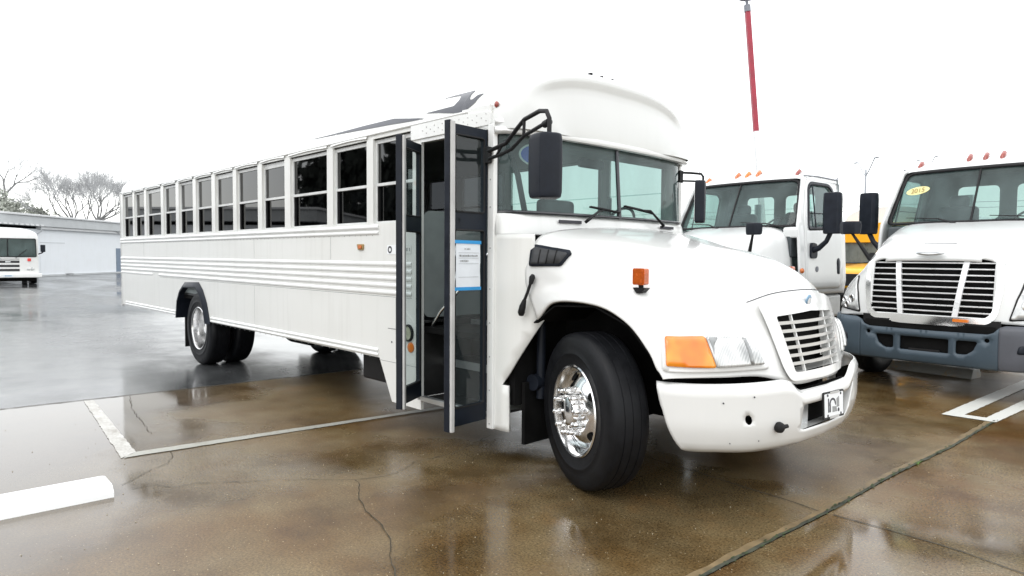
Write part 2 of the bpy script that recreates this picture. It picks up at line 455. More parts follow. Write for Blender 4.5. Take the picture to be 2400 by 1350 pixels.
def circle2(cx, cy, rx, ry=None, n=20, ph=0):
    ry = ry or rx
    return [(cx+rx*math.cos(2*math.pi*k/n+ph), cy+ry*math.sin(2*math.pi*k/n+ph)) for k in range(n)]
def rrect(x0, x1, y0, y1, r, n=4):
    p = []
    for cx, cy, a0 in ((x1-r, y1-r, 0), (x0+r, y1-r, 90), (x0+r, y0+r, 180), (x1-r, y0+r, 270)):
        for k in range(n+1):
            a = rad(a0+90*k/n); p.append((cx+r*math.cos(a), cy+r*math.sin(a)))
    return p
def rpoly(pts, r, n=4):
    """round the corners of a polygon"""
    out_ = []; m = len(pts)
    for i in range(m):
        p = Vec(pts[i]); a = (Vec(pts[i-1])-p); b = (Vec(pts[(i+1) % m])-p)
        rr = min(r, a.length*.45, b.length*.45)
        A = p+a.normalized()*rr; B = p+b.normalized()*rr
        for k in range(n+1):
            t = k/n; out_.append(tuple(A*(1-t)**2+p*2*t*(1-t)+B*t*t))
    return out_
def interp(xs, x):
    """piecewise linear table [(x, y)...]"""
    return float(np.interp(x, [p[0] for p in xs], [p[1] for p in xs]))
def crom(p0, p1, p2, p3, t):
    return .5*((2*p1)+(p2-p0)*t+(2*p0-5*p1+4*p2-p3)*t*t+(3*p1-p0-3*p2+p3)*t**3)
class Net:
    """bicubic Catmull-Rom surface through a control net [row][col] of (x,y,z)"""
    def __init__(s, rows): s.P = np.array(rows, float); s.nr, s.nc = s.P.shape[:2]
    def at(s, u, v):
        u = min(max(u, 0), s.nr-1-1e-6); v = min(max(v, 0), s.nc-1-1e-6)
        i, j = int(u), int(v); a, b = u-i, v-j
        def g(r, c):
            def ex(r, c):
                if c < 0: return 2*s.P[r, 0]-s.P[r, 1]
                if c >= s.nc: return 2*s.P[r, -1]-s.P[r, -2]
                return s.P[r, c]
            if r < 0: return 2*ex(0, c)-ex(1, c)
            if r >= s.nr: return 2*ex(s.nr-1, c)-ex(s.nr-2, c)
            return ex(r, c)
        return crom(*[crom(*[g(i+k, j+l) for l in (-1, 0, 1, 2)], b) for k in (-1, 0, 1, 2)], a)
def decal(name, mat, poly, org, ux, uy, target, parent, off=.004, step=.03, thick=.003, holes=(), mb_only=None, dirn=None, mi=0):
    """lay a sheet with the 2D outline poly (in the frame org,ux,uy) onto the surface of target"""
    ux, uy = Vec(ux).normalized(), Vec(uy).normalized(); n = ux.cross(uy) if dirn is None else Vec(dirn).normalized()
    bvh = target if isinstance(target, BVHTree) else bvh_of(target)
    org = Vec(org)
    def fn(a, b):
        p = org+ux*a+uy*b+n*3
        h, no, _, _ = bvh.ray_cast(p, -n, 8)
        if h is None:
            h2 = bvh.find_nearest(org+ux*a+uy*b); h, no = h2[0], h2[1]
        if no.dot(n) < 0: no = -no
        return h+no*off
    mb = mb_only or MB(); patch(mb, poly, holes, step, fn, mi)
    if mb_only is not None: return mb
    return mb.build(name, mat, parent, smooth=50, solid=thick)
def bvh_of(o):
    m = o.data
    return BVHTree.FromPolygons([v.co for v in m.vertices], [p.vertices[:] for p in m.polygons])
def text_mesh(body, size, name, mat, parent, mtx, thick=.001, align='CENTER'):
    cu = bpy.data.curves.new('t', 'FONT'); cu.body = body; cu.size = size; cu.align_x = align; cu.align_y = 'CENTER'
    cu.extrude = thick; t = bpy.data.objects.new('t', cu); COL.objects.link(t)
    bpy.context.view_layer.update()
    me = bpy.data.meshes.new_from_object(t.evaluated_get(bpy.context.evaluated_depsgraph_get()))
    bpy.data.objects.remove(t); me.name = name
    me.transform(mtx); me.materials.clear(); me.materials.append(M[mat])
    o = bpy.data.objects.new(name, me); COL.objects.link(o); o.parent = parent
    return o
def frame_mtx(org, ux, uy):
    ux, uy = Vec(ux).normalized(), Vec(uy).normalized(); n = ux.cross(uy)
    m = Matrix(((ux.x, uy.x, n.x), (ux.y, uy.y, n.y), (ux.z, uy.z, n.z))).to_4x4(); m.translation = Vec(org); return m
def thing(name, label, cat, loc=(0, 0, 0), rz=0, group=None):
    o = bpy.data.objects.new(name, None); COL.objects.link(o); o.empty_display_size = .2
    o.location = loc; o.rotation_euler = (0, 0, rz); return tag(o, label, cat, group)
def tag(o, label, cat, group=None):
    o['label'] = label; o['category'] = cat
    if group: o['group'] = group
    return o
def struct(o): o['kind'] = 'structure'; return o
# ================================================================== wheels (axis = local Y, outer face towards -Y)
def wheel(parent, loc, rz, R, W, kind, name='wheel'):
    o = bpy.data.objects.new(name, None); COL.objects.link(o); o.parent = parent
    o.location = loc; o.rotation_euler = (0, 0, rz)
    h = W/2; rr = R*.565
    t = MB()
    def tyre(c):
        prof = [(rr, c-h*.80), (rr*1.03, c-h*.90), (R*.66, c-h*.97), (R*.72, c-h*1.0), (R*.725, c-h*1.012), (R*.74, c-h*1.012), (R*.745, c-h*1.0), (R*.82, c-h*1.0),
                (R*.90, c-h*.97), (R*.945, c-h*.91), (R*.978, c-h*.82), (R*.988, c-h*.78)]
        for g in (-.40, .0, .40):
            prof += [(R*1.0, c+h*(g-.16)), (R*1.0, c+h*(g-.035)), (R*.992, c+h*(g-.025)), (R*.992, c+h*(g+.025)), (R*1.0, c+h*(g+.035))]
        prof += [(R*1.0, c+h*.62), (R*.985, c+h*.80), (R*.95, c+h*.9), (R*.90, c+h*.97), (R*.82, c+h), (R*.68, c+h*.97), (rr, c+h*.8)]
        t.lathe(prof, 72)
    tyre(0)
    if kind == 'rear': tyre(W+.06)
    t.build('tyre', 'tyre', o, smooth=40)
    m = MB()
    if kind == 'front':
        m.lathe([(rr*1.035, -h*.84), (rr*1.045, -h*.95), (rr*1.02, -h*1.0), (rr*.985, -h*.97), (rr*.955, -h*.84), (rr*.93, -h*.62), (rr*.90, -h*.50), (rr*.85, -h*.50),
                 (rr*.78, -h*.62), (rr*.66, -h*.78), (rr*.56, -h*.86), (rr*.54, -h*.87), (.10, -h*.87)], 64)
        m.lathe([(.105, -h*.87), (.102, -h*1.15), (.092, -h*1.28), (.07, -h*1.34), (.0005, -h*1.35)], 40)
        for k in range(10):
            a = 2*math.pi*(k+.3)/10; x, z = .142*math.cos(a), .142*math.sin(a)
            mt = Matrix.Translation((x, 0, z))
            m.lathe([(.0235, -h*.86), (.0235, -h*.98), (.019, -h*1.0), (.018, -h*1.30), (.0145, -h*1.36), (.012, -h*1.43), (.017, -h*1.46), (.0165, -h*1.51), (.008, -h*1.55), (.0003, -h*1.55)], 12, 0, mt)
    else:
        d = h*.95
        m.lathe([(rr*1.035, -h*.84), (rr*1.045, -h*.95), (rr*1.02, -h*.99), (rr*.98, -h*.95), (rr*.955, -h*.80), (rr*.94, -h*.2), (rr*.90, d*.55), (rr*.80, d*.70), (rr*.55, d*.74), (.12, d*.74)], 64)
        m.lathe([(.115, d*.74), (.115, d*.2), (.105, -d*.12), (.085, -d*.2), (.075, -d*.28), (.0005, -d*.30)], 40)
        for k in range(10):
            a = 2*math.pi*k/10
            m.lathe([(.014, d*.74), (.014, d*.55), (.0003, d*.54)], 10, 0, Matrix.Translation((.155*math.cos(a), 0, .155*math.sin(a))))
    m.build('rim', 'chrome' if kind == 'front' else 'rim_alu', o, smooth=32)
    q = MB(); n = 5 if kind == 'front' else 0
    for k in range(n):
        a = 2*math.pi*(k+.48)/n
        rad_ = Vec((math.cos(a), 0, math.sin(a))); nn = rad_*.55+Vec((0, -.835, 0)); tg = rad_.cross(Vec((0, 1, 0)))
        cc = rad_*rr*.755+Vec((0, -h*.655, 0))+nn*.007; vv = nn.cross(tg)
        q.add([cc+(tg*math.cos(k2*math.pi/9)+vv*math.sin(k2*math.pi/9))*.033 for k2 in range(18)], [tuple(range(18))])
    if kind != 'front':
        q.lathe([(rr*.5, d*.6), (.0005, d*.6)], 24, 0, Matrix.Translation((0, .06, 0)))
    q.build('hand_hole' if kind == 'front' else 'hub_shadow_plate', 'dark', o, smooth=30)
    return o

# ================================================================== THE WHITE BUS
bus = thing('school_bus', 'white long-nosed bus parked across the foreground with its folding side door open', 'bus')
XR = -10.84; HW = 1.22
WIN = [(-10.637, -10.021), (-9.919, -9.354), (-9.236, -8.482), (-8.357, -7.78), (-7.647, -7.055), (-6.936, -6.342),
       (-6.22, -5.619), (-5.511, -4.879), (-4.761, -4.175), (-4.041, -3.235), (-3.115, -2.496), (-2.387, -1.779)]
ZB, ZT = 1.83, 2.585
def side_y(z): return HW
# --- lower side panels (one mesh per side: right has the step-down skirt, both have the wheel arch)
ARCH = [(-7.80, .63), (-7.74, .88), (-7.60, 1.05), (-7.44, 1.135), (-6.86, 1.155), (-6.70, 1.05), (-6.56, .88), (-6.45, .63)]
for sgn in (-1, 1):
    m = MB()
    xf = -1.66 if sgn < 0 else -.81
    outl = [(XR+.03, .63)]+ARCH+[(-2.29, .62), (-2.09, .25), (xf, .25), (xf, ZB), (XR+.03, ZB)]
    a, b = (sgn*HW, sgn*(HW-.03))
    m.prism(outl, 'y', a, b)
    # window posts
    wl = WIN if sgn < 0 else WIN[:-1]+[(-2.387, -1.72), (-1.60, -.92)]
    edges = [XR+.03]+[x for p in wl for x in p]
    lastR = xf
    xs = edges+[lastR]
    for i in range(0, len(xs), 2):
        m.box(xs[i], xs[i+1], min(a, b), max(a, b), ZB, ZT)
    if sgn > 0: pass
    m.box(XR+.03, -.79, min(a, b), max(a, b), ZT, 2.625)
    m.build('side_panel', 'side', bus)
    # raised ribs and rails
    r = MB()
    def rib(x0, x1, z, hgt, dep):
        y0 = sgn*HW
        prof = [(0, -hgt/2), (dep*.75, -hgt*.32), (dep, -hgt*.1), (dep, hgt*.1), (dep*.75, hgt*.32), (0, hgt/2)]
        rows = [[(x, y0+sgn*(p[0]-.001), z+p[1]) for p in prof] for x in (x0, x1)]
        r.grid(rows); r.add([rows[0][i] for i in range(6)], [tuple(range(6))]); r.add([rows[1][i] for i in range(6)], [tuple(range(6))])
    xe = -1.79 if sgn < 0 else -.82
    rib(XR+.04, xe-(.5 if sgn < 0 else 0), 1.795, .045, .018); rib(XR+.04, xe-(.5 if sgn < 0 else 0), 1.745, .04, .014)
    for k, z in enumerate((1.465, 1.402, 1.339, 1.276, 1.213)):
        if k == 4 and sgn < 0: rib(XR+.04, -8.95, z, .042, .009); rib(-8.62, xe, z, .046, .012)
        else: rib(XR+.04, xe, z, .046, .012)
    rib(XR+.3, -7.86, .685, .035, .014); rib(XR+.3, -7.86, .648, .035, .014)
    rib(-6.42, -2.30, .685, .038, .016); rib(-6.42, -2.30, .645, .038, .016)
    r.build('rub_rail', 'white', bus, smooth=50)
    # panel seams and rivet heads
    s = MB()
    y0 = sgn*HW
    def seam(x0, x1, z0, z1): s.box(x0, x1, min(y0, y0+sgn*.0012), max(y0, y0+sgn*.0012), z0, z1)
    for x in (-9.42, -5.0, -3.17): seam(x, x+.004, 1.50, 1.72)
    seam(-8.6, xe, 1.176, 1.180); seam(-2.29, -1.70 if sgn < 0 else -.85, .600, .604); seam(-2.03, -2.026, .64, 1.17); seam(-5.0, -4.996, .72, 1.17)
    s.build('panel_seam', 'grey_ink', bus)
    rv = MB()
    for i in range(90):
        x = -10.7+i*.1
        if x < -2.35: rv.lathe([(.0045, 0), (.003, .003), (.0003, .003)], 6, 0, Matrix.Translation((x, y0, 1.722)) @ Matrix.Diagonal((1, sgn, 1, 1)))
    for i in range(28):
        x = -6.35+i*.15
        if x < -2.35: rv.box(x, x+.006, min(y0, y0+sgn*.003), max(y0, y0+sgn*.003), .612, .626)
    rv.build('rivets', 'grey_ink', bus)['kind'] = 'stuff'
    # wheel arch trim
    t = MB()
    pts = [(-7.80, .60), (-7.74, .88), (-7.60, 1.05), (-7.44, 1.135), (-6.86, 1.155), (-6.70, 1.05), (-6.56, .88), (-6.45, .60)]
    cx, cz = -7.12, .6
    inn = [(cx+(p[0]-cx)*.86, cz+(p[1]-cz)*.86 if p[1] > .62 else p[1]) for p in pts]
    n_ = len(pts)
    def Y(d): return sgn*(HW+d)
    rows = [[(p[0], Y(.002), p[1]) for p in pts], [(p[0]*.3+q[0]*.7, Y(.045), p[1]*.3+q[1]*.7) for p, q in zip(pts, inn)], [(q[0], Y(.045), q[1]) for q in inn], [(q[0], Y(-.22), q[1]) for q in inn]]
    t.grid(rows); t.build('wheel_arch_trim', 'mirror_black', bus, smooth=50)

# --- windows: recessed frame with two sashes
def make_window(x0, x1, sgn, gl, extra=0.0, name='window'):
    y = sgn*(HW-.030)
    f = MB(); fw = .022
    def b(a0, a1, c0, c1, d0=0.0, d1=.022): f.box(a0, a1, min(y-sgn*d1, y-sgn*d0), max(y-sgn*d1, y-sgn*d0), c0, c1)
    b(x0-.02, x0+fw, ZB-.01, ZT+.01); b(x1-fw*.6, x1+.02, ZB-.01, ZT+.01)
    b(x0+fw, x1-fw*.6, ZB-.01, ZB+.018); b(x0+fw, x1-fw*.6, ZT-.030-extra, ZT-.008)
    if gl != 'glass_clear': b(x0+fw, x1-fw*.6, 2.163, 2.188, -.006, .020)
    o = f.build(name, 'alu_dull', bus)
    g = MB(); yy = y-sgn*.012
    g.add([(x0, yy, 2.17), (x1, yy, 2.17), (x1, yy, ZT), (x0, yy, ZT)], [(0, 1, 2, 3)])
    yy = y-sgn*.026
    g.add([(x0, yy, ZB), (x1, yy, ZB), (x1, yy, 2.18), (x0, yy, 2.18)], [(0, 1, 2, 3)])
    g.build('pane', gl, o)
    k = MB()   # black weather strip at the rear jamb and along the top
    k.box(x0+fw, x0+fw+.018, min(y-sgn*.004, y-sgn*.022), max(y-sgn*.004, y-sgn*.022), ZB+.018, 2.163)
    k.box(x0, x1, min(y+sgn*.012, y-sgn*.0), max(y+sgn*.012, y-sgn*.0), ZT-.008, ZT+.0)
    k.build('weather_strip', 'black', o)
for i, (a, b) in enumerate(WIN):
    make_window(a, b, -1, 'glass_dark', .035 if i in (2, 6, 8) else .012)
for i, (a, b) in enumerate(WIN[:-2]): make_window(a, b, 1, 'glass_dark')
make_window(-3.115, -2.496, 1, 'glass_clear'); make_window(-2.387, -1.72, 1, 'glass_clear'); make_window(-1.60, -.92, 1, 'glass_clear')

# --- roof
def sect(x, w_, z0, zt, n=2.6, K=28, bow=0.0, sk=0.0):
    row = []
    for k in range(K+1):
        a = math.pi*k/K
        c, s_ = math.cos(a), math.sin(a)
        y = -w_*math.copysign(abs(c)**(2/n), c); z = z0+(zt-z0)*abs(s_)**(2/n)
        row.append((x-bow*(abs(y)/1.2)**3, y, z))
    return row
rf = MB()
rows = [sect(XR+.0, .02, 2.60, 2.62), sect(XR, .9, 2.60, 2.80), sect(XR+.01, 1.12, 2.60, 2.92), sect(XR+.05, 1.20, 2.60, 2.98), sect(XR+.12, HW, 2.60, 3.0)]
x = XR+.6
while x < -1.3: rows.append(sect(x, HW, 2.60, 3.0)); x += .45
rows.append(sect(-1.10, HW, 2.60, 3.0))
rf.grid(rows)
roof = rf.build('roof', 'white', bus, smooth=40)
# roof seams (overlapping sheets)
sm = MB()
for x in (-9.3, -7.75, -6.2, -4.65, -3.1, -1.7):
    sm.grid([[(q[0], q[1]*1.0015, q[2]*1.0015) for q in sect(x+d, HW, 2.60, 3.0)] for d in (0, .035)])
sm.build('roof_seam', 'white', bus, smooth=60, solid=.003)
dr = MB()
for sgn in (-1, 1):
    dr.tube([(XR+.06, sgn*(HW+.004), 2.628), (-1.05, sgn*(HW+.004), 2.628)], .012, 8)
dr.build('drip_rail', 'white', bus, smooth=50)
# eyebrow above each window
eb = MB()
for a, b in WIN[:-1]:
    rows = []
    for y, z in ((HW+.001, 2.622), (HW+.010, 2.616), (HW+.016, 2.598), (HW+.006, 2.592)):
        rows.append([(a-.02+(b-a+.04)*k/8, -y, z+.012*math.sin(math.pi*k/8)) for k in range(9)])
    eb.grid(rows)
eb.build('window_hood', 'white', bus, smooth=60)
# --- rear wall
rw = MB(); rw.prism(rrect(-HW+.02, HW-.02, .63, 2.62, .05), 'x', XR, XR+.03)
rw.box(XR, XR+.05, -HW, -HW+.04, .60, 2.60); rw.box(XR, XR+.05, HW-.04, HW, .60, 2.60)
rw.build('rear_wall', 'side', bus, smooth=30)

# --- front cap
cp = MB()
TOPR = [(-1.12, 3.002, 2.6, 0), (-1.0, 3.012, 2.6, 0), (-.9, 3.022, 2.55, 0), (-.80, 3.028, 2.5, .01), (-.70, 3.024, 2.5, .035), (-.62, 3.005, 2.5, .075), (-.565, 2.985, 2.6, .105), (-.540, 2.965, 2.65, .112),
        (-.528, 2.94, 2.7, .115), (-.532, 2.91, 2.75, .115), (-.546, 2.872, 2.8, .112), (-.552, 2.845, 2.8, .11), (-.550, 2.80, 2.8, .11), (-.540, 2.72, 2.8, .105), (-.536, 2.60, 2.8, .1), (-.540, 2.50, 2.6, .1), (-.545, 2.464, 2.5, .1)]
TOPW = [HW+.002, HW+.006, HW+.007, HW+.004, 1.21, 1.19, 1.165, 1.150, 1.130, 1.110, 1.085, 1.065, 1.03, .94, .85, .80, .75]
SIDX = [-1.12, -1.0, -.9, -.81, -.735, -.67, -.628, -.600, -.580, -.568, -.560, -.556, -.552, -.545, -.540, -.540, -.545]
SIDW = [HW+.002, HW+.006, HW+.007, 1.225, 1.220, 1.208, 1.192, 1.172, 1.148, 1.120, 1.090, 1.06, 1.02, .935, .85, .80, .75]
Z0R = [2.60, 2.56, 2.50]+[2.462]*14
rows = []
for (xb, zt, n_, bw), wt_, xs_, wsd_, z0_ in zip(TOPR, TOPW, SIDX, SIDW, Z0R):
    row = []; K = 48
    for k in range(K+1):
        a_ = math.pi*k/K; c, s_ = math.cos(a_), math.sin(a_)
        t = min(1, max(0, (s_-.30)/.50)); t = t*t*(3-2*t)
        x_ = xs_+(xb-xs_)*t; w_ = wsd_+(wt_-wsd_)*t
        y = -w_*math.copysign(abs(c)**(2/n_), c); z = z0_+(zt-z0_)*abs(s_)**(2/n_)
        row.append((x_-(bw if bw else 0)*(abs(y)/1.2)**3*(.35+.65*t), y, z))
    rows.append(row)
cp.grid(rows)
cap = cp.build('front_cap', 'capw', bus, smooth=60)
# lip under the cap above the windshield
def plan(y, e=0.0):      # windshield plan curve, e = outward offset
    y = abs(y)
    return interp([(0, -.60), (.3, -.605), (.6, -.622), (.85, -.645), (1.0, -.668), (1.1, -.70), (1.16, -.74), (1.19, -.79)], y)+e
def band(zs, ys, mat, name, solid=.012, ext=1.0):
    m = MB()
    rows = []
    for z, e in zs: rows.append([(plan(y, e), y+math.copysign(e*interp([(0, 0), (.9, 0), (1.19, .9)], abs(y)), y), z) for y in ys])
    m.grid(rows); return m.build(name, mat, bus, smooth=50, solid=solid)
YS = [-1.19+2.38*k/60 for k in range(61)]
band([(2.535, .055), (2.505, .058), (2.495, .040), (2.485, .036), (2.475, .062), (2.445, .070), (2.432, .062), (2.428, .03), (2.44, -.03)], YS, 'hoodw', 'visor_lip', .01)
# --- windshield: two panes with corner glass, rubber gasket, centre bar
def wsx(y, z): return plan(y)+(2.46-z)*.075*(1-.9*interp([(0, 0), (1.0, 0.1), (1.19, 1)], abs(y)))+.0
g = MB()
for a, b in ((-1.175, -.012), (.012, 1.175)):
    ys = [a+(b-a)*k/24 for k in range(25)]
    g.grid([[(wsx(y, z), y, z) for y in ys] for z in (1.855, 2.0, 2.15, 2.3, 2.455)])
ws = g.build('windshield', 'glass_wind', bus, smooth=60)
gk = MB()
top = [(wsx(y, 2.452)+.004, y, 2.445) for y in YS]; bot = [(wsx(y, 1.862)+.004, y, 1.866) for y in YS]
gk.tube(top, .016, 8); gk.tube(bot, .014, 8)
gk.tube([(wsx(-1.185, 1.86)+.004, -1.187, 1.855), (wsx(-1.185, 2.45)+.004, -1.187, 2.455)], .020, 8)
gk.tube([(wsx(1.185, 1.86)+.004, 1.187, 1.855), (wsx(1.185, 2.45)+.004, 1.187, 2.455)], .020, 8)
gk.tube([(wsx(0, 1.86)+.006, 0, 1.855), (wsx(0, 2.45)+.006, 0, 2.455)], .017, 8)
gk.build('gasket', 'gloss_black', ws, smooth=60)
# --- cowl below the windshield
cw = MB()
def cowl(y, z, e):
    x = plan(y, e); yy = y*(1+.0*e)+math.copysign(e*interp([(0, 0), (.9, 0), (1.19, .6)], abs(y)), y)
    return (x, yy, z)
cw.grid([[cowl(y, z, e) for y in YS] for z, e in ((1.858, -.03), (1.858, .020), (1.848, .034), (1.83, .042), (1.78, .052), (1.73, .060), (1.705, .060), (1.697, .050), (1.697, .0))])
cw.build('cowl', 'white', bus, smooth=50, solid=.01)
cw2 = MB()
cw2.grid([[cowl(y, z, e) for y in YS] for z, e in ((1.70, .035), (1.3, .035), (.9, .03), (.62, .03))])
cw2.build('firewall', 'dark', bus, smooth=50, solid=.02)
# side cowl panel behind the front wheel
for sgn in (-1, 1):
    m = MB()
    pol = [(-.81, .262), (-.607, .262), (-.615, .600), (-.672, .602), (-.60, .70), (-.52, .83), (-.44, .96), (-.36, 1.09), (-.38, 1.25), (-.42, 1.45), (-.43, 1.70), (-.81, 1.70)]
    def fn(x, z): 
        yy = HW-.004-.075*min(1.3, max(0, (x+.70)/.26))**1.6
        return (x, sgn*yy, z)
    patch(m, pol, [], .08, fn)
    m.build('cowl_side_panel', 'side', bus, smooth=50, solid=.02)
    m = MB()   # front post and its trim strips
    m.box(-.81, -.745, sgn*HW-.02, sgn*HW+.02, .262, 2.50)
    m.build('front_post', 'white', bus, bevel=.006)
    if sgn < 0:
        q = MB()
        for z in (.3, .55, .8, 1.05, 1.3, 1.6, 1.9, 2.1, 2.3): q.lathe([(.006, 0), (.004, -.004), (.0003, -.004)], 8, 0, Matrix.Translation((-.778, -HW-.02, z)))
        q.build('rivets', 'grey_ink', bus)['kind'] = 'stuff'
# --- header above the door with rivets
hd = MB(); hd.prism(rpoly([(-1.79, 2.50), (-.79, 2.50), (-.79, 2.60), (-1.79, 2.655)], .02), 'y', -HW-.012, -HW+.02)
hd.box(-1.66, -.81, -HW+.0, -HW+.05, 2.47, 2.62); hd.box(-1.12, -.80, -HW-.008, -HW+.03, 2.50, 2.65)
hd.build('door_header', 'white', bus, bevel=.003)
q = MB()
for i in range(16):
    for z in (2.585, 2.535) if i % 2 else (2.56,):
        q.lathe([(.006, 0), (.0045, -.003), (.0003, -.003)], 8, 0, Matrix.Translation((-1.62+i*.052, -HW-.012, z+.0)))
q.build('rivets', 'seal', bus)['kind'] = 'stuff'

# --- interior
fl = MB()
fl.box(XR+.04, -1.66, -HW+.03, HW-.03, .95, .98); fl.box(-1.66, -.66, -.42, HW-.03, .95, .98)
fl.build('floor_deck', 'floor_rubber', bus)
st = MB()
st.box(-1.64, -.83, -1.20, -.42, .33, .36); st.box(-1.64, -.83, -.95, -.42, .36, .66); st.box(-1.64, -.83, -.68, -.42, .66, .95)
st.build('step_well', 'floor_rubber', bus)
st = MB(); st.box(-1.64, -.84, -1.235, -1.19, .33, .372); st.box(-1.64, -.84, -.965, -.95, .60, .665); st.box(-1.64, -.84, -.695, -.68, .90, .985)
st.build('step_edge', 'alu', bus, bevel=.004)
iw = MB()
iw.box(XR+.035, XR+.06, -HW+.05, HW-.05, .98, 1.9); iw.box(-10.8, -1.70, -HW+.035, -HW+.06, .98, 1.80); iw.box(-10.8, -.85, HW-.06, HW-.035, .98, 1.80)
iw.box(-.80, -.78, -.45, 1.12, .98, 1.6); iw.box(-.82, -.80, -1.15, -.3, .36, 1.5)
iw.build('inner_wall', 'interior', bus)
sw_ = MB(); sw_.box(-1.70, -1.66, -HW+.03, -.45, .36, 1.0); sw_.box(-1.66, -.84, -.44, -.42, .30, .99); sw_.build('step_wall', 'floor_rubber', bus)
ce = MB(); ce.grid([[(x, q[1]*.97, q[2]-.03) for q in sect(x, HW, 2.60, 3.0)] for x in (XR+.06, -6, -.9)]); ce.build('ceiling', 'ceiling', bus, smooth=60)
hb = MB(); hb.box(-.90, -.72, -1.13, 1.13, 2.40, 2.56); hb.build('header_box', 'interior', bus, bevel=.02)
da = MB(); da.box(-.86, -.70, -1.05, 1.05, 1.38, 1.80); da.box(-1.05, -.72, .2, 1.05, 1.40, 1.82); da.build('dashboard', 'dash', bus, bevel=.04)
def bus_seat(x, y, wd):
    s = MB(); s.box(x-.42, x, y-wd/2, y+wd/2, 1.30, 1.42); s.box(x-.50, x-.40, y-wd/2, y+wd/2, 1.36, 1.98)
    s.box(x-.40, x-.36, y-wd/2+.1, y-wd/2+.14, .98, 1.3); s.box(x-.40, x-.36, y+wd/2-.14, y+wd/2-.1, .98, 1.3)
    return s.build('bench_seat', 'seat', bus, bevel=.03)
x = -2.4
while x > -10.2:
    bus_seat(x, -.68, .95); bus_seat(x, .68, .95); x -= .78
s = MB(); s.box(-1.75, -1.25, .32, .82, 1.35, 1.48); s.box(-1.86, -1.74, .32, .82, 1.40, 2.12); s.box(-1.6, -1.4, .45, .7, .98, 1.35)
s.build('driver_seat', 'seat', bus, bevel=.05, bseg=3)
sw = MB(); c0 = Vec((-1.0, .56, 1.80)); ax = Matrix.Rotation(rad(-62), 4, 'Y')
sw.tube([c0+ax @ Vec((.22*math.cos(a), .22*math.sin(a), 0)) for a in [2*math.pi*k/32 for k in range(33)]], .014, 8)
for a in (90, 210, 330): sw.tube([c0, c0+ax @ Vec((.22*math.cos(rad(a)), .22*math.sin(rad(a)), 0))], .012, 6)
sw.tube([c0, c0+ax @ Vec((0, 0, -.35))], .03, 8)
sw.build('steering_wheel', 'black', bus, smooth=50)
gr = MB()
gr.tube([(-1.60, -.52, .99), (-1.60, -.52, 1.80), (-1.56, -.52, 1.86), (-1.45, -.52, 1.88), (-1.2, -.52, 1.88)], .015, 10)
gr.tube([(-1.64, -1.12, .95), (-1.55, -1.10, 1.08), (-1.40, -1.0, 1.28), (-1.25, -.85, 1.55), (-1.15, -.70, 1.80)], .015, 10)
gr.tube([(-1.62, -.50, .98), (-1.62, -.50, 2.95)], .016, 10)
gr.build('grab_rail', 'chrome', bus, smooth=50)
br = MB(); br.prism(rrect(-1.18, -.46, 1.02, 1.92, .08), 'x', -1.70, -1.685); br.build('stanchion_panel', 'interior', bus)
im = MB(); im.box(-.88, -.84, -.17, .17, 2.30, 2.38); im.build('inside_mirror', 'black', bus, bevel=.02)
fn_ = MB(); fn_.tube([(-.78, -1.10, 2.42), (-.74, -1.0, 2.15), (-.68, -.98, 1.86)], .022, 8); fn_.build('pillar_strut', 'mirror_black', bus, smooth=60)

# --- door leaves (folded out)
def leaf(hinge, end, zb, zt, wide_edge):
    ux = (Vec(end)-Vec(hinge)).to_3d(); L = ux.length; ux.normalize()
    n = Vec((ux.y, -ux.x, 0))       # towards the front / camera side
    if n.x < 0: n = -n
    o = bpy.data.objects.new('door_leaf', None); COL.objects.link(o); o.parent = bus
    def Pt(a, b, d): return Vec((hinge[0], hinge[1], 0))+ux*a+n*d+Vec((0, 0, b))
    fr = MB(); outer = [(0, zb), (L, zb), (L, zt), (0, zt)]
    zm0, zm1 = zb+(zt-zb)*.655, zb+(zt-zb)*.715
    h1 = rrect(.030, L-.035, zb+.13, zm0, .02); h2 = rrect(.030, L-.035, zm1, zt-.07, .02)
    for d in (-.018, .018):
        v, f = cdt(outer, [h1, h2]); fr.add([Pt(p[0], p[1], d) for p in v], f)
    for loop in (outer, h1, h2):
        k = len(loop); fr.add([Pt(p[0], p[1], -.018) for p in loop]+[Pt(p[0], p[1], .018) for p in loop], [(i, (i+1) % k, (i+1) % k+k, i+k) for i in range(k)])
    fo = fr.build('door_frame', 'door_frame', o, smooth=30)
    for h in (h1, h2):
        e = MB(); e.tube([Pt(p[0], p[1], .019) for p in h]+[Pt(h[0][0], h[0][1], .019)], .007, 6, caps=False); e.build('glazing_seal', 'black', o, smooth=60)
        gg = MB(); v, f = cdt(h); gg.add([Pt(p[0], p[1], .004) for p in v], f); gg.build('door_glass', 'glass_door', o)
    e = MB()      # rubber edge + pale seal
    for (a0, a1, d0, d1, mt, nm) in ((L, L+.03, -.026, .026, 'door_frame', 'edge_rubber'),):
        vs = [Pt(a, b, d) for b in (zb-.03, zt+.02) for d in (d0, d1) for a in (a0, a1)]
        e.add(vs, [(0, 2, 3, 1), (4, 5, 7, 6), (0, 1, 5, 4), (1, 3, 7, 5), (3, 2, 6, 7), (2, 0, 4, 6)])
    e.build('edge_rubber', 'mirror_black', o, bevel=.006)
    e = MB(); vs = [Pt(a, b, d) for b in (zb-.03, zt+.012) for d in (.024, .045) for a in (L-.012, L+.022)]
    e.add(vs, [(0, 2, 3, 1), (4, 5, 7, 6), (0, 1, 5, 4), (1, 3, 7, 5), (3, 2, 6, 7), (2, 0, 4, 6)])
    e.build('edge_seal', 'seal', o, bevel=.005)
    return o, Pt, L, zm0, zm1
lf1, P1, L1, a_, b_ = leaf((-1.66, -1.235), (-1.475, -1.55), .37, 2.45, 0)
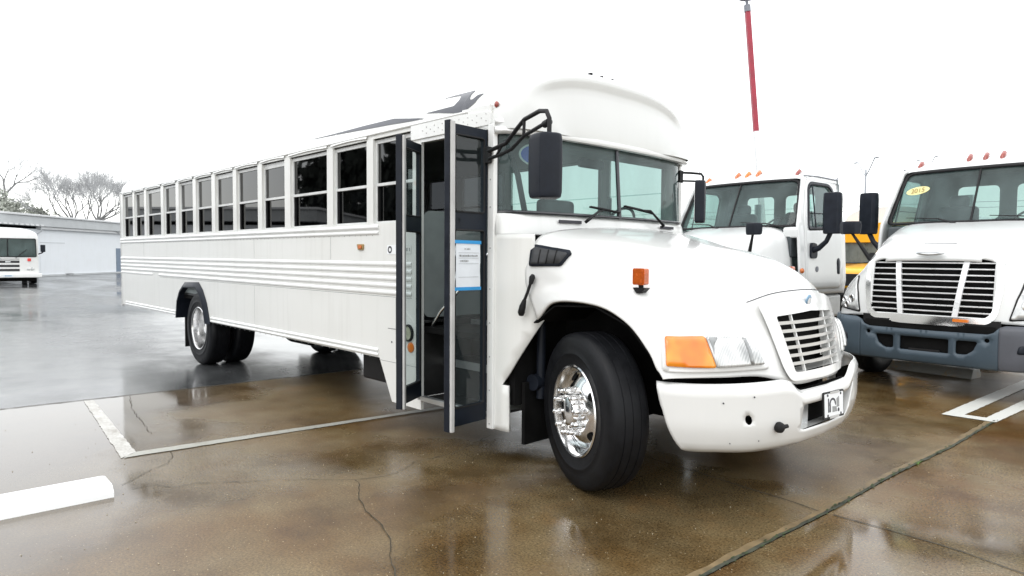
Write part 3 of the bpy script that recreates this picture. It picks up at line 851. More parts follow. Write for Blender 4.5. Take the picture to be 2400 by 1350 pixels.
e = MB(); e.box(-1.675, -1.655, -1.25, -1.23, .34, 2.46); e.build('hinge_strip', 'seal', lf1)
lf2, P2, L2, zm0, zm1 = leaf((-.83, -1.245), (-.80, -1.60), .33, 2.46, 0)
e = MB(); c = P2(L2-.06, (zm0+zm1)/2, .02); e.lathe([(.02, 0), (.02, .012), (.012, .016), (.0003, .016)], 14, 0, frame_mtx(c, P2(1, 0, 0)-P2(0, 0, 0), (0, 0, 1)) @ Matrix.Rotation(rad(90), 4, 'X'))
e.build('door_lock', 'gloss_black', lf2, smooth=40)
e = MB(); c = P2(L2-.075, (zm0+zm1)/2+.008, .024); e.lathe([(.009, 0), (.009, .016), (.0003, .018)], 12, 0, frame_mtx(c, P2(1, 0, 0)-P2(0, 0, 0), (0, 0, 1)) @ Matrix.Rotation(rad(90), 4, 'X'))
e.build('lock_barrel', 'chrome', lf2, smooth=40)
# taped notice
uxn = (P2(0, 0, 0)-P2(1, 0, 0)).normalized()       # left to right as read from the front is hinge side on the right
nd = (P2(0, 0, 1)-P2(0, 0, 0)).normalized()
pn = bpy.data.objects.new('taped_notice', None); COL.objects.link(pn); pn.parent = lf2
A0, A1, Z0, Z1 = .075, L2-.03, 1.315, 1.635
e = MB(); rows = []
for j in range(9):
    zz = Z0+(Z1-Z0)*j/8
    rows.append([P2(A1+(A0-A1)*k/8+(.004*math.sin(j*1.3) if k == 0 else 0), zz, .022+.004*math.sin(k*.9+j*.7)**2) for k in range(9)])
e.grid(rows); e.build('paper_sheet', 'paper', pn, smooth=60)
for zc in (Z0-.006, Z1+.006):
    e = MB(); e.grid([[P2(A1+.008, zc-.012, .029), P2(A0-.006, zc-.014, .029)], [P2(A1+.008, zc+.012, .029), P2(A0-.006, zc+.010, .029)]]); e.build('blue_tape', 'blue_tape', pn)
def note(z, h_, a0, a1, seed):
    r_ = random.Random(seed); e = MB(); p = a1
    while p > a0+.012:
        w1 = r_.uniform(.006, .016); hh = h_*r_.uniform(.7, 1.0)
        e.grid([[P2(p, z, .0285), P2(max(a0, p-w1), z, .0285)], [P2(p, z+hh, .0285), P2(max(a0, p-w1), z+hh, .0285)]]); p -= w1+(.004 if r_.random() < .75 else .013)
    o_ = e.build('printed_line', 'grey_ink', pn); return o_
note(Z1-.050, .012, A0+.09, A1-.09, 1); note(Z1-.098, .013, A0+.03, A1-.04, 2); note(Z1-.134, .012, A0+.12, A1-.05, 3)
for zz in (Z1-.072, Z1-.110, Z1-.150, Z0+.075):
    e = MB(); e.grid([[P2(A1-.03, zz, .0282), P2(A0+.02, zz, .0282)], [P2(A1-.03, zz+.002, .0282), P2(A0+.02, zz+.002, .0282)]]); e.build('printed_rule', 'grey_ink', pn)

# --- side details on the right
def disc(name, mat, x, z, r, y=-HW, d=.012, sx=1, ring=None):
    e = MB(); mt = Matrix.Translation((x, y, z)) @ Matrix.Diagonal((sx, 1, 1, 1))
    if ring:
        k = MB(); k.lathe([(r*.86, -d-.004), (r*.92, -d-.012), (r*1.04, -d-.012), (r*1.1, -d*.3), (r*1.1, 0)], 28, 0, mt); k.build('lamp_ring', ring, bus, smooth=40)
    e.lathe([(r, 0), (r, -d*.7), (r*.8, -d), (.0004, -d*1.05)], 28, 0, mt); return e.build(name, mat, bus, smooth=40)
disc('round_lamp', 'cream_lens', -1.835, .882, .068, ring='black')
disc('round_reflector', 'orange_reflector', -1.80, .762, .043)
e = MB(); e.prism(rpoly([(-2.66, 1.645), (-2.54, 1.645), (-2.55, 1.59), (-2.64, 1.59)], .015), 'y', -HW-.012, -HW); e.build('side_marker_bezel', 'brown_ink', bus, bevel=.004)
e = MB(); e.prism(rrect(-2.625, -2.565, 1.602, 1.634, .012), 'y', -HW-.020, -HW-.011); e.build('side_marker', 'amber', bus, bevel=.004)
e = MB(); e.prism(rrect(-2.16, -2.02, 1.553, 1.632, .008), 'y', -HW-.003, -HW); e.build('side_sticker', 'white_sticker', bus)
e = MB(); e.lathe([(.017, 0), (.032, 0), (.032, -.001), (.017, -.001)], 24, 0, Matrix.Translation((-2.115, -HW-.003, 1.592))); e.build('sticker_ring', 'ink', bus)
e = MB(); e.prism(rrect(-1.91, -1.795, 1.555, 1.632, .004), 'y', -HW-.002, -HW); e.build('side_plate', 'alu_dull', bus)
e = MB(); e.prism(rrect(-1.906, -1.799, 1.559, 1.628, .004), 'y', -HW-.003, -HW-.002); e.build('side_plate_face', 'side', bus)
for x0, x1 in ((-1.895, -1.880), (-1.868, -1.846), (-1.826, -1.812)):
    e = MB(); e.box(x0, x1, -HW-.0038, -HW-.003, 1.578, 1.607); e.build('plate_mark', 'grey_ink', bus)
e = MB(); e.lathe([(.008, 0), (.008, -.004), (.0003, -.004)], 10, 0, Matrix.Translation((-2.09, -HW, .78))); e.box(-2.15, -2.03, -HW-.003, -HW, .896, .90); e.build('access_flap_catch', 'ink', bus)
for sgn in (-1, 1):
    e = MB(); e.lathe([(.022, 0), (.022, -.008), (.014, -.014), (.0003, -.016)], 16, 0, Matrix.Translation((-.76, sgn*1.197, 2.645)) @ Matrix.Diagonal((1, -sgn, 1, 1)))
    e.build('marker_light', 'red', bus, smooth=40)
for y in (-.22, -.08, .06):
    e = MB(); e.box(-.72, -.68, y-.012, y+.012, 3.005, 3.045); e.build('roof_marker', 'black', bus, bevel=.006)

# --- dark roof graphics
def roofdec(pts):
    bv = bvh_of(roof); nd_ = Vec((0, -.7071, .7071)); up_ = Vec((0, .7071, .7071))
    bv2 = bvh_of(cap)
    m = MB()
    def fn(x, t):
        best = None
        for q in (bv, bv2):
            h, no, _, dd = q.ray_cast(Vec((x, 0, 0))+up_*t+nd_*6, -nd_, 9)
            if h is not None and (best is None or dd < best[2]): best = (h, no, dd)
        if best is None: return Vec((x, -HW, 2.62))
        h, no = best[0], best[1]
        if no.dot(nd_) < 0: no = -no
        return h+no*.004
    patch(m, rpoly(pts, .02), [], .02, fn); return m.build('roof_graphic', 'decal', bus, smooth=60)
RG1 = [(-3.743, 1.087), (-3.089, 1.083), (-2.566, 1.089), (-2.083, 1.084), (-1.838, 1.050), (-1.606, 1.021), (-1.737, 1.023), (-2.352, 1.043), (-3.081, 1.069)]
RG2 = [(-1.62, 1.060), (-1.241, 1.063), (-1.205, 1.11), (-1.22, 1.159), (-1.281, 1.174), (-1.531, 1.191), (-1.336, 1.203), (-1.075, 1.192), (-1.085, 1.13), (-1.068, 1.085), (-1.035, 1.080), (-1.001, 1.120), (-.945, 1.142), (-.972, 1.10), (-.997, 1.044), (-1.09, 1.003), (-1.239, 1.012), (-1.42, 1.035)]
roofdec(RG1); roofdec(RG2)
# roof vent / hatch low box seen on the roof edge
e = MB(); e.box(-4.9, -4.5, -.95, -.6, 2.86, 2.95); e.build('roof_vent', 'white', bus, bevel=.02)

# ================================================================== bus hood
HN = [
 [(-.40, 0, 1.775), (-.40, .35, 1.77), (-.40, .70, 1.752), (-.40, .97, 1.722), (-.435, 1.09, 1.672), (-.478, 1.148, 1.54), (-.482, 1.168, 1.36), (-.355, 1.175, 1.10)],
 [(-.15, 0, 1.72), (-.15, .35, 1.715), (-.15, .68, 1.695), (-.16, .93, 1.655), (-.18, 1.06, 1.585), (-.21, 1.12, 1.46), (-.22, 1.15, 1.33), (-.175, 1.195, 1.237)],
 [(.15, 0, 1.655), (.15, .35, 1.645), (.15, .63, 1.615), (.15, .85, 1.555), (.15, .98, 1.475), (.16, 1.08, 1.39), (.17, 1.15, 1.31), (.19, 1.20, 1.235)],
 [(.45, 0, 1.595), (.45, .33, 1.583), (.44, .60, 1.545), (.43, .79, 1.465), (.43, .93, 1.38), (.43, 1.05, 1.30), (.43, 1.14, 1.22), (.43, 1.20, 1.14)],
 [(.70, 0, 1.52), (.69, .33, 1.505), (.66, .56, 1.45), (.64, .74, 1.36), (.61, .91, 1.27), (.59, 1.055, 1.18), (.585, 1.15, 1.09), (.588, 1.20, .985)],
 [(.88, 0, 1.415), (.865, .32, 1.40), (.82, .53, 1.325), (.78, .72, 1.235), (.73, .91, 1.17), (.69, 1.07, 1.09), (.66, 1.165, .99), (.65, 1.205, .89)],
 [(.985, 0, 1.305), (.97, .32, 1.285), (.935, .51, 1.215), (.90, .70, 1.135), (.835, .91, 1.075), (.755, 1.075, .995), (.70, 1.165, .92), (.675, 1.205, .865)],
 [(1.05, 0, 1.10), (1.045, .30, 1.085), (1.015, .48, 1.04), (.98, .67, 1.0), (.905, .90, .955), (.81, 1.07, .905), (.735, 1.165, .87), (.69, 1.205, .845)],
 [(1.12, 0, .745), (1.11, .28, .745), (1.08, .42, .77), (1.02, .66, .825), (.93, .90, .835), (.825, 1.07, .838), (.745, 1.165, .836), (.70, 1.205, .832)]]
def full_net(rows): return Net([[(p[0], -p[1], p[2]) for p in r[:0:-1]]+[tuple(p) for p in r] for r in rows])
hood_net = full_net(HN)
def net_mesh(net, ru, rv, kill=None):
    m = MB(); nu = (net.nr-1)*ru; nv = (net.nc-1)*rv
    m.grid([[tuple(net.at(i/ru, j/rv)) for j in range(nv+1)] for i in range(nu+1)])
    if kill:
        m.f = [f for f in m.f if not kill(sum((Vec(m.v[i]) for i in f), Vec())/4)]
        m.mi = [0]*len(m.f)
    return m
def gr_hw(z): return interp([(.78, .34), (1.19, .42)], z)
hm = net_mesh(hood_net, 9, 6)
tmp_full = [Vec(v) for v in hm.v]; hood_bvh = BVHTree.FromPolygons(tmp_full, hm.f)
hm = net_mesh(hood_net, 9, 6, lambda c: c.x > .9 and .80 < c.z < 1.20 and abs(c.y) < gr_hw(c.z)+.02)
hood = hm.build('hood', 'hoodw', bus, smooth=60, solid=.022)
# dark wheel housing and engine bay
e = MB()
for sgn in (-1, 1):
    e.grid([[(x, sgn*y, z) for x, z in ((-.40, 1.08), (-.2, 1.21), (.15, 1.225), (.42, 1.12), (.58, .96), (.66, .84))] for y in (1.165, .95, .62)])
    e.box(-.62, .62, sgn*.60-.01, sgn*.60+.01, .45, 1.38)
e.box(.60, .64, -1.0, 1.0, .58, .84); e.box(-.60, .80, -.6, .6, .5, 1.05)
e.box(-.66, -.60, -1.15, 1.15, .45, 1.1)
e.build('wheel_housing', 'dark', bus, solid=.01)
# hood seam lines: centre split ahead of the windshield + around the nose panel
def path_decal(name, mat, pts, width, bvh, parent, off=.002):
    """thin ribbon along 3D points snapped on the surface"""
    m = MB(); P_ = []
    for p in pts:
        h, no, _, _ = bvh.find_nearest(Vec(p)); P_.append((h, no))
    rows = [[], []]
    for i, (h, no) in enumerate(P_):
        t = (P_[min(i+1, len(P_)-1)][0]-P_[max(i-1, 0)][0]).normalized(); s_ = t.cross(no).normalized()*width/2
        c = Vec((0, 0, 1.0)); nn = no if no.dot(h-Vec((0, 0, .8))) > 0 else -no
        rows[0].append(h-s_+nn*off); rows[1].append(h+s_+nn*off)
    m.grid(rows); return m.build(name, mat, parent, smooth=60)
# --- grille
def gx(s, z): return interp([(.74, 1.150), (.80, 1.142), (1.10, 1.075), (1.20, 1.045), (1.30, 1.0), (1.34, .975)], z)-.16*s*s*1.6
grl = bpy.data.objects.new('grille', None); COL.objects.link(grl); grl.parent = bus
outer = [(-.40, .775), (0, .765), (.40, .775), (.45, .85), (.52, 1.10), (.555, 1.255), (.45, 1.285), (.25, 1.305), (0, 1.315), (-.25, 1.305), (-.45, 1.285), (-.555, 1.255), (-.52, 1.10), (-.45, .85)]
inner = rpoly([(-.345, .825), (.345, .825), (.425, 1.175), (0, 1.195), (-.425, 1.175)], .02)
e = MB(); patch(e, rpoly(outer, .04), [inner], .05, lambda s_, z: (gx(s_, z), s_, z))
k = len(inner); ring = [(gx(p[0], p[1]), p[0], p[1]) for p in inner]; back = [(gx(p[0], p[1])-.10, p[0]*.97, p[1]) for p in inner]
e.add(ring+back, [(i, (i+1) % k, (i+1) % k+k, i+k) for i in range(k)])
e.build('grille_surround', 'hoodw', grl, smooth=45)
e = MB()
NB = 6
for j in range(1, NB+1):
    zc = .825+(1.18-.825)*j/(NB+1)
    hw = interp([(.825, .345), (1.175, .425)], zc)
    ys = [-hw+2*hw*k/16 for k in range(17)]
    rows = []
    for dx, dz in ((-.002, .013), (-.005, -.009), (-.028, -.010), (-.028, .006), (-.002, .013)):
        rows.append([(gx(y, zc)+dx, y, zc+dz) for y in ys])
    e.grid(rows)
e.build('grille_slats', 'hoodw', grl, smooth=30)
e = MB()
for b0, b1 in ((-.215, -.25), (.215, .25)):
    rows = []
    for z in (.82, 1.0, 1.19):
        y = interp([(.82, b0), (1.19, b1)], z); x = gx(y, z)-.012
        rows.append([(x, y-.006, z), (x, y+.006, z), (x-.018, y+.005, z), (x-.018, y-.005, z), (x, y-.006, z)])
    e.grid(rows)
e.build('grille_bars', 'hoodw', grl, smooth=30)
e = MB(); e.box(.92, .94, -.44, .44, .76, 1.20)
e.build('radiator', 'dark', grl)
# seam around the nose panel
pts = []
for i in range(41):
    t = -1+2*i/40
    pts.append((gx(t*.56, 1.30)-.02, t*.575, 1.335-.045*t*t))
side = [(1.03, .56, 1.20), (1.05, .53, 1.08), (1.07, .49, .95), (1.09, .46, .85), (1.10, .43, .78)]
path_decal('hood_seam', 'ink', pts, .006, hood_bvh, hood, .003)
e = MB(); e.lathe([(.045, 0), (.045, -.006), (.038, -.010), (.0004, -.011)], 28, 0, Matrix.Translation((gx(0, 1.255)+.002, 0, 1.255)) @ Matrix.Rotation(rad(90), 4, 'Z') @ Matrix.Rotation(rad(14), 4, 'X') @ Matrix.Diagonal((.8, 1, 1.05, 1)))
e.build('nose_badge', 'badge', bus, smooth=40)
e = MB(); e.lathe([(.030, -.0105), (.030, -.0125), (.0004, -.013)], 28, 0, Matrix.Translation((gx(0, 1.255)+.002, 0, 1.258)) @ Matrix.Rotation(rad(90), 4, 'Z') @ Matrix.Rotation(rad(14), 4, 'X') @ Matrix.Diagonal((.75, 1, .8, 1)))
e.build('badge_face', 'white_sticker', bus, smooth=40)

# --- headlights
for sgn in (-1, 1):
    h = bpy.data.objects.new('headlight', None); COL.objects.link(h); h.parent = bus
    q = Vec((.7071, sgn*.7071*-1, 0))  # along the corner, outer -> inner for the right side
    ux = Vec((.7071, -.7071*sgn, 0)); org = Vec((0, 0, 0))
    # frame coordinate a = (x + |y|*-1)/sqrt2 ; a small = outer side
    def cn(name, mat, poly, off, parent, step=.03, thick=.01):
        m = MB()
        nrm = Vec((.7071, sgn*.7071, 0))
        def fn(a, z):
            p = ux*a+Vec((0, 0, z))+nrm*3
            hh, no, _, _ = hood_bvh.ray_cast(p, -nrm, 8)
            if hh is None: hh, no, _, _ = hood_bvh.find_nearest(ux*a+Vec((0, 0, z))+nrm*1.3)
            if no.dot(nrm) < 0: no = -no
            return hh+no*off
        patch(m, poly, [], step, fn); return m.build(name, mat, parent, smooth=50, solid=thick)
    bez = rpoly([(-.36, .872), (-.355, 1.085), (.16, 1.078), (.245, 1.0), (.325, .862)], .03)
    cn('bezel', 'hoodw', bez, .014, h, thick=.012)
    amb = rpoly([(-.338, .898), (-.335, 1.062), (-.105, 1.062), (-.052, .893)], .015)
    clr = rpoly([(-.047, .893), (-.100, 1.062), (.10, 1.058), (.165, 1.045), (.225, .985), (.272, .895)], .015)
    cn('turn_lens', 'amber_lens', amb, .030, h, thick=.018)
    cn('lamp_lens', 'lens', clr, .032, h, thick=.018)
    cn('lens_divider', 'lens_grey', [(.128, 1.052), (.148, 1.046), (.178, .98), (.196, .90), (.172, .899), (.155, .975)], .0345, h, thick=.003)
    cn('painted_lens_shade', 'lens_grey', rpoly([(-.086, 1.052), (-.03, 1.054), (-.055, 1.02), (-.062, .96), (-.066, .99)], .01), .0345, h, thick=.003)  # shading in the upper outer lens, laid on as a grey sliver

# --- hood side vent, latch, marker lamp (both sides)
for sgn in (-1, 1):
    def cs(name, mat, poly, off, parent, thick=.008, step=.04):
        m = MB()
        def fn(x, z):
            hh, no, _, _ = hood_bvh.ray_cast(Vec((x, sgn*3, z)), Vec((0, -sgn, 0)), 4)
            if hh is None: hh, no = Vec((x, sgn*1.17, z)), Vec((0, sgn, 0))
            if no.y*sgn < 0: no = -no
            return hh+no*off
        patch(m, poly, [], step, fn); return m.build(name, mat, parent, smooth=50, solid=thick)
    vb = cs('hood_vent', 'mirror_black', rpoly([(-.458, 1.600), (-.430, 1.624), (-.155, 1.578), (-.142, 1.555), (-.190, 1.474), (-.452, 1.470)], .02), .014, bus, .014)
    cs('vent_mesh', 'vent_grey', rpoly([(-.440, 1.592), (-.420, 1.604), (-.172, 1.562), (-.165, 1.55), (-.202, 1.490), (-.438, 1.486)], .015), .017, vb, .002)
    for x in (-.372, -.308, -.245):
        cs('vent_bar', 'black', [(x-.004, 1.488), (x+.004, 1.488), (x+.004, 1.583), (x-.004, 1.583)], .021, vb, .006)
    e = MB(); y0 = 1.19
    e.tube([(-.395, sgn*y0, 1.385), (-.425, sgn*(y0+.012), 1.29), (-.465, sgn*(y0+.02), 1.20)], .011, 8)
    e.tube([(-.385, sgn*y0, 1.415), (-.392, sgn*y0, 1.395), (-.402, sgn*(y0+.004), 1.35)], [.012, .022, .016], 10)
    e.tube([(-.448, sgn*(y0+.018), 1.235), (-.465, sgn*(y0+.02), 1.19), (-.478, sgn*(y0+.02), 1.145), (-.482, sgn*(y0+.016), 1.125)], [.014, .024, .026, .018], 10)
    e.build('hood_latch', 'black', bus, smooth=60)
    mk = MB(); X, Yv, Z = .42, sgn*1.045, 1.42
    bl = MB(); bl.prism(rrect(X-.045, X+.045, Z-.052, Z+.052, .012), 'y', Yv-sgn*.02, Yv+sgn*.028); lo = bl.build('fender_lamp', 'amber_dark', bus, bevel=.008)
    bl = MB(); bl.prism(rrect(X-.035, X+.032, Z-.044, Z+.044, .01), 'y', Yv+sgn*.028, Yv+sgn*.033); bl.build('lamp_lens', 'amber_dark', lo, bevel=.002)
    bl = MB(); bl.tube([(X, Yv, Z-.05), (X, Yv-sgn*.01, Z-.10)], .016, 8); bl.prism([(X-.05, Z-.07), (X+.05, Z-.07), (X+.02, Z-.10), (X-.02, Z-.105)], 'y', Yv-sgn*.03, Yv+sgn*.02)
    bl.build('lamp_stalk', 'black', lo, smooth=40)
# cowl vents and wipers
for y0, y1 in ((-.72, -.48), (.62, .86)):
    e = MB(); ys = [y0+(y1-y0)*k/4 for k in range(5)]
    e.grid([[(plan(y, .058), y, 1.835-.0), ] + [] for y in ys]) if False else None
    e.grid([[cowl(y, z, .056) for y in ys] for z in (1.822, 1.798)]); e.build('cowl_vent', 'ink', bus, solid=.008)
for sgn, yb in ((-1, -.46), (1, .60)):
    # pivot low on the cowl, arm up to the blade which lies along the glass
    b0 = Vec((plan(yb)+.085, yb, 1.812)); d = 1
    if sgn < 0: tip = (.22, 1.945); bl = ((-.30, 1.995), (.0-.06, 1.93))
    e = MB()
    if sgn < 0:
        el = Vec((wsx(-.33, 1.90)+.05, -.32, 1.90)); A, B = Vec((wsx(-.34, 1.93)+.03, -.40, 1.935)), Vec((wsx(0, 1.90)+.03, -.035, 1.905))
    else:
        el = Vec((wsx(.38, 1.93)+.05, .40, 1.945)); A, B = Vec((wsx(.03, 1.98)+.03, .04, 1.965)), Vec((wsx(.45, 1.93)+.03, .46, 1.925))
    mid = (A+B)/2
    e.tube([b0, b0+Vec((.02, 0, .012)), el, mid], [.013, .013, .009, .006], 8)
    o = e.build('wiper', 'black', bus, smooth=50)
    e = MB(); e.tube([A, mid, B], .008, 6); e.tube([A+Vec((.012, 0, .004)), mid+Vec((.02, 0, .006)), B+Vec((.012, 0, .004))], .005, 6); e.build('wiper_blade', 'black', o, smooth=60)
# --- bumper
BT = [(0, 1.185), (.35, 1.172), (.60, 1.135), (.80, 1.075), (.95, .995), (1.07, .895), (1.145, .79), (1.185, .69), (1.195, .64)]
arc = [(0, 0.0)]
for (y0, x0), (y1, x1) in zip(BT, BT[1:]): arc.append((arc[-1][0]+math.hypot(y1-y0, x1-x0), y1))
Ltot = arc[-1][0]
BX = [p[0] for p in arc]; BYv = [p[1] for p in arc]
def smooth_tab(xs, ys):
    """Catmull-Rom through table"""
    def f(x):
        x = min(max(x, xs[0]), xs[-1]-1e-9); i = max(k for k in range(len(xs)-1) if xs[k] <= x); t = (x-xs[i])/(xs[i+1]-xs[i])
        g = lambda k: ys[k] if 0 <= k < len(ys) else (2*ys[0]-ys[1] if k < 0 else 2*ys[-1]-ys[-2])
        return crom(g(i-1), g(i), g(i+1), g(i+2), t)
    return f
fy = smooth_tab(BX, BYv); fx = smooth_tab(BX, [p[1] for p in BT])
def bumper_pt(s, w_):
    """s: signed arc position at the top edge (m), w_: 0 bottom .. 1 top"""
    a = abs(s); k = .855+.145*max(0, w_)**.55
    aa = min(a*k, Ltot-1e-6); y, x = fy(aa), fx(aa)
    zt = interp([(0, .715), (.37, .72), (.47, .79), (.56, .808), (2, .808)], a)
    zb = interp([(0, .345), (.5, .352), (.9, .362), (1.2, .378), (2, .385)], a)
    z = zb+(zt-zb)*w_
    ins = .055*(1-min(1, w_/.45))**1.6+.03*max(0, (w_-.9)/.1)**2+.10*max(0, (.08-w_)/.08)**2
    n = Vec((1, 0, 0)) if y < .5 else Vec((1-.6*(y-.5)/.7, (y-.5)/.7, 0)).normalized()
    x -= ins*n.x; y -= ins*n.y
    return (x, math.copysign(y, s), z)
bo = [(-Ltot, 0)]+[(-Ltot+2*Ltot*k/40, 0) for k in range(1, 40)]+[(Ltot, 0), (Ltot, 1)]+[(Ltot-2*Ltot*k/40, 1) for k in range(1, 40)]+[(-Ltot, 1)]
SC = .45
def Bp(s, w_): return bumper_pt(s, w_/SC)
bo = [(a, b*SC) for a, b in bo]
lic = rpoly([(-.42, .150), (-.37, .345), (.47, .345), (.33, .150)], .02)
fog = circle2(-.90, .235, .026, .030, 16); fog2 = circle2(.90, .235, .026, .030, 16)
e = MB(); patch(e, bo, [lic, fog, fog2], .035, Bp)
# returns at top edge
bumper = e.build('front_bumper', 'hoodw', bus, smooth=60, solid=.006)
e = MB(); ring = [Vec(Bp(*p)) for p in lic]; k = len(ring)
e.add(ring+[p-Vec((.07, 0, 0)) for p in ring], [(i, (i+1) % k, (i+1) % k+k, i+k) for i in range(k)]); e.build('plate_recess', 'hoodw', bumper, smooth=40)
e = MB(); e.box(1.07, 1.085, -.5, .5, .42, .70); e.box(.955, .965, -.93, -.70, .48, .72); e.box(.955, .965, .70, .93, .48, .72); e.build('recess_backing', 'dark', bumper)
e = MB(); e.box(1.100, 1.106, -.41, -.15, .46, .66); e.box(1.088, 1.10, -.30, -.10, .60, .64); e.build('tow_plate', 'alu', bumper)
for s_, w2, r in ((-1.05, .34, .006), (-.84, .37, .006), (-1.07, .09, .005), (-.84, .10, .005), (1.05, .34, .006), (.84, .37, .006)):
    e = MB(); rg = []
    for k in range(8):
        q = Vec(Bp(s_+r*math.cos(k*math.pi/4), w2+r*math.sin(k*math.pi/4))); rg.append(q+Vec((.003, .003*math.copysign(1, s_), 0)))
    e.add(rg, [tuple(range(8))]); e.build('bolt_hole', 'ink', bumper)
th = Vec(Bp(-.67, .175)); e = MB()
mt = Matrix.Translation(th) @ Matrix.Rotation(rad(70), 4, 'Z')
e.lathe([(.030, .0), (.034, -.012), (.030, -.03), (.018, -.036), (.0004, -.036)], 16, 0, mt)
e.tube([mt @ Vec((0, -.02, 0)), mt @ Vec((.05, -.03, .008))], [.016, .012], 8); e.build('tow_hook', 'black', bumper, smooth=40)
# licence plate, tilted, with a dealer emblem
pl = bpy.data.objects.new('licence_plate', None); COL.objects.link(pl); pl.parent = bumper
mt = frame_mtx((1.192, .03, .583), (.03, 1, -.04), (-.06, .035, 1))
def pm(name, mat, poly, d0, d1, bev=0):
    e = MB(); v, f = cdt(poly); k = len(poly)
    e.add([mt @ Vec((p[0], p[1], d0)) for p in v], f); e.add([mt @ Vec((p[0], p[1], d1)) for p in v], f)
    e.add([mt @ Vec((p[0], p[1], d0)) for p in poly]+[mt @ Vec((p[0], p[1], d1)) for p in poly], [(i, (i+1) % k, (i+1) % k+k, i+k) for i in range(k)])
    return e.build(name, mat, pl)
pm('plate_frame', 'black', rrect(-.157, .157, -.088, .088, .01), 0, .008)
pm('plate_face', 'white_sticker', rrect(-.143, .143, -.074, .076, .008), .008, .010)
pm('frame_tab', 'seal', rrect(-.07, .07, -.088, -.070, .004), .010, .012); pm('frame_tab', 'seal', rrect(-.06, .08, .072, .087, .004), .010, .012)
for x, y in ((-.10, .066), (.10, .066), (-.10, -.066), (.10, -.066)): pm('plate_screw', 'ink', circle2(x, y, .009, n=10), .010, .013)
pm('emblem', 'ink', [(-.095, -.045), (-.080, -.045), (-.080, .045), (-.095, .045)], .010, .0112)
arcp = [(-.045+.05*math.cos(a)+.02, .005+.040*math.sin(a)) for a in [rad(-20+220*k/14) for k in range(15)]]+[(-.075, -.045), (-.055, -.045)]
ar2 = [(-.025+.032*math.cos(a), .008+.024*math.sin(a)) for a in [rad(200-200*k/12) for k in range(13)]]
pm('emblem', 'ink', arcp+ar2, .010, .0112)
pm('emblem', 'grey_ink', [(.035, -.02), (.075, -.02), (.075, .05), (.035, .035)], .010, .0112); pm('emblem', 'grey_ink', [(-.03, -.048), (.045, -.048), (.03, -.015), (-.03, -.01)], .010, .0112)
pm('emblem', 'ink', circle2(.065, -.040, .013, n=12), .010, .0112)

# --- mirrors
def mirror(head_c, head_rz, arm, brace, bracket, size=(.085, .10, .205)):
    o = bpy.data.objects.new('side_mirror', None); COL.objects.link(o); o.parent = bus
    e = MB()
    for a, r in arm: e.tube(a, r, 10)
    e.build('mirror_arm', 'black', o, smooth=60)
    e = MB(); mt = Matrix.Translation(head_c) @ Matrix.Rotation(head_rz, 4, 'Z')
    sx, sy, sz = size
    rows = []
    for z, k in ((-sz, .80), (-sz*.96, .92), (-sz*.8, .98), (0, 1), (sz*.8, .98), (sz*.96, .92), (sz, .80)):
        pr = [(sx*.9, -sy), (sx*.2, -sy*1.0), (-sx*.75, -sy*.78), (-sx, -sy*.4), (-sx, sy*.4), (-sx*.75, sy*.8), (sx*.2, sy), (sx*.9, sy)]
        rows.append([mt @ Vec((p[0]*k, p[1]*k, z)) for p in pr])
    e.grid(rows, closed=True); e.add(rows[0], [tuple(range(8))]); e.add(rows[-1], [tuple(range(8))])
    e.build('mirror_head', 'mirror_black', o, bevel=.012, bseg=3)
    e = MB(); e.box(sx*.9, sx*.93, -sy*.85, sy*.85, -sz*.9, sz*.9, 0, mt); e.build('mirror_glass', 'chrome', o)
    e = MB(); e.box(*bracket); e.build('mirror_bracket', 'black', o, bevel=.005)
hc = Vec((-.06, -1.40, 2.115)); top = hc+Vec((0, 0, .215))
mirror(hc, rad(180-22), [
    ([(-.79, -1.26, 2.30), (-.66, -1.28, 2.315), (-.56, -1.29, 2.33), (-.42, -1.31, 2.42), (-.33, -1.34, 2.455), (-.14, -1.39, 2.475), (-.06, -1.41, 2.46), (-.03, -1.415, 2.41), (-.03, -1.415, 2.30)], .015),
    ([(-.79, -1.26, 2.245), (-.62, -1.28, 2.26), (-.50, -1.29, 2.285), (-.34, -1.33, 2.35), (-.14, -1.38, 2.382), (-.05, -1.40, 2.395)], .013),
    ([(-.33, -1.34, 2.455), (-.335, -1.34, 2.35)], .011), ([(-.60, -1.285, 2.325), (-.68, -1.28, 2.25)], .009),
    ([(-.10, -1.385, 2.385), (-.04, -1.405, 2.392)], .024)], None, (-.83, -.765, -1.275, -1.235, 2.215, 2.335))
hc = Vec((-.61, 1.355, 2.085))
mirror(hc, rad(180+30), [
    ([(-.76, 1.22, 2.37), (-.70, 1.33, 2.37), (-.62, 1.385, 2.36), (-.60, 1.39, 2.33), (-.60, 1.39, 2.28)], .012),
    ([(-.76, 1.22, 2.29), (-.62, 1.36, 2.285)], .010)], None, (-.80, -.74, 1.20, 1.26, 2.27, 2.39), (.055, .10, .205))
# blue oval price sticker inside the glass
def wst(name, mat, poly, off):
    e = MB(); patch(e, poly, [], .05, lambda y, z: (wsx(y, z)-off, y, z)); return e.build(name, mat, ws, smooth=60)
cy, cz = -.925, 2.295
wst('oval_sticker', 'white_sticker', circle2(cy, cz, .125, .083, 28), .004)
wst('oval_sticker_face', 'blue_sticker', circle2(cy, cz, .110, .070, 28), .002)
text_mesh('2', .12, 'sticker_digits', 'white_sticker', ws, frame_mtx((wsx(cy, cz)+.003, cy, cz), (wsx(cy+.1, cz)-wsx(cy-.1, cz), .2, 0), (-.075, 0, 1)))

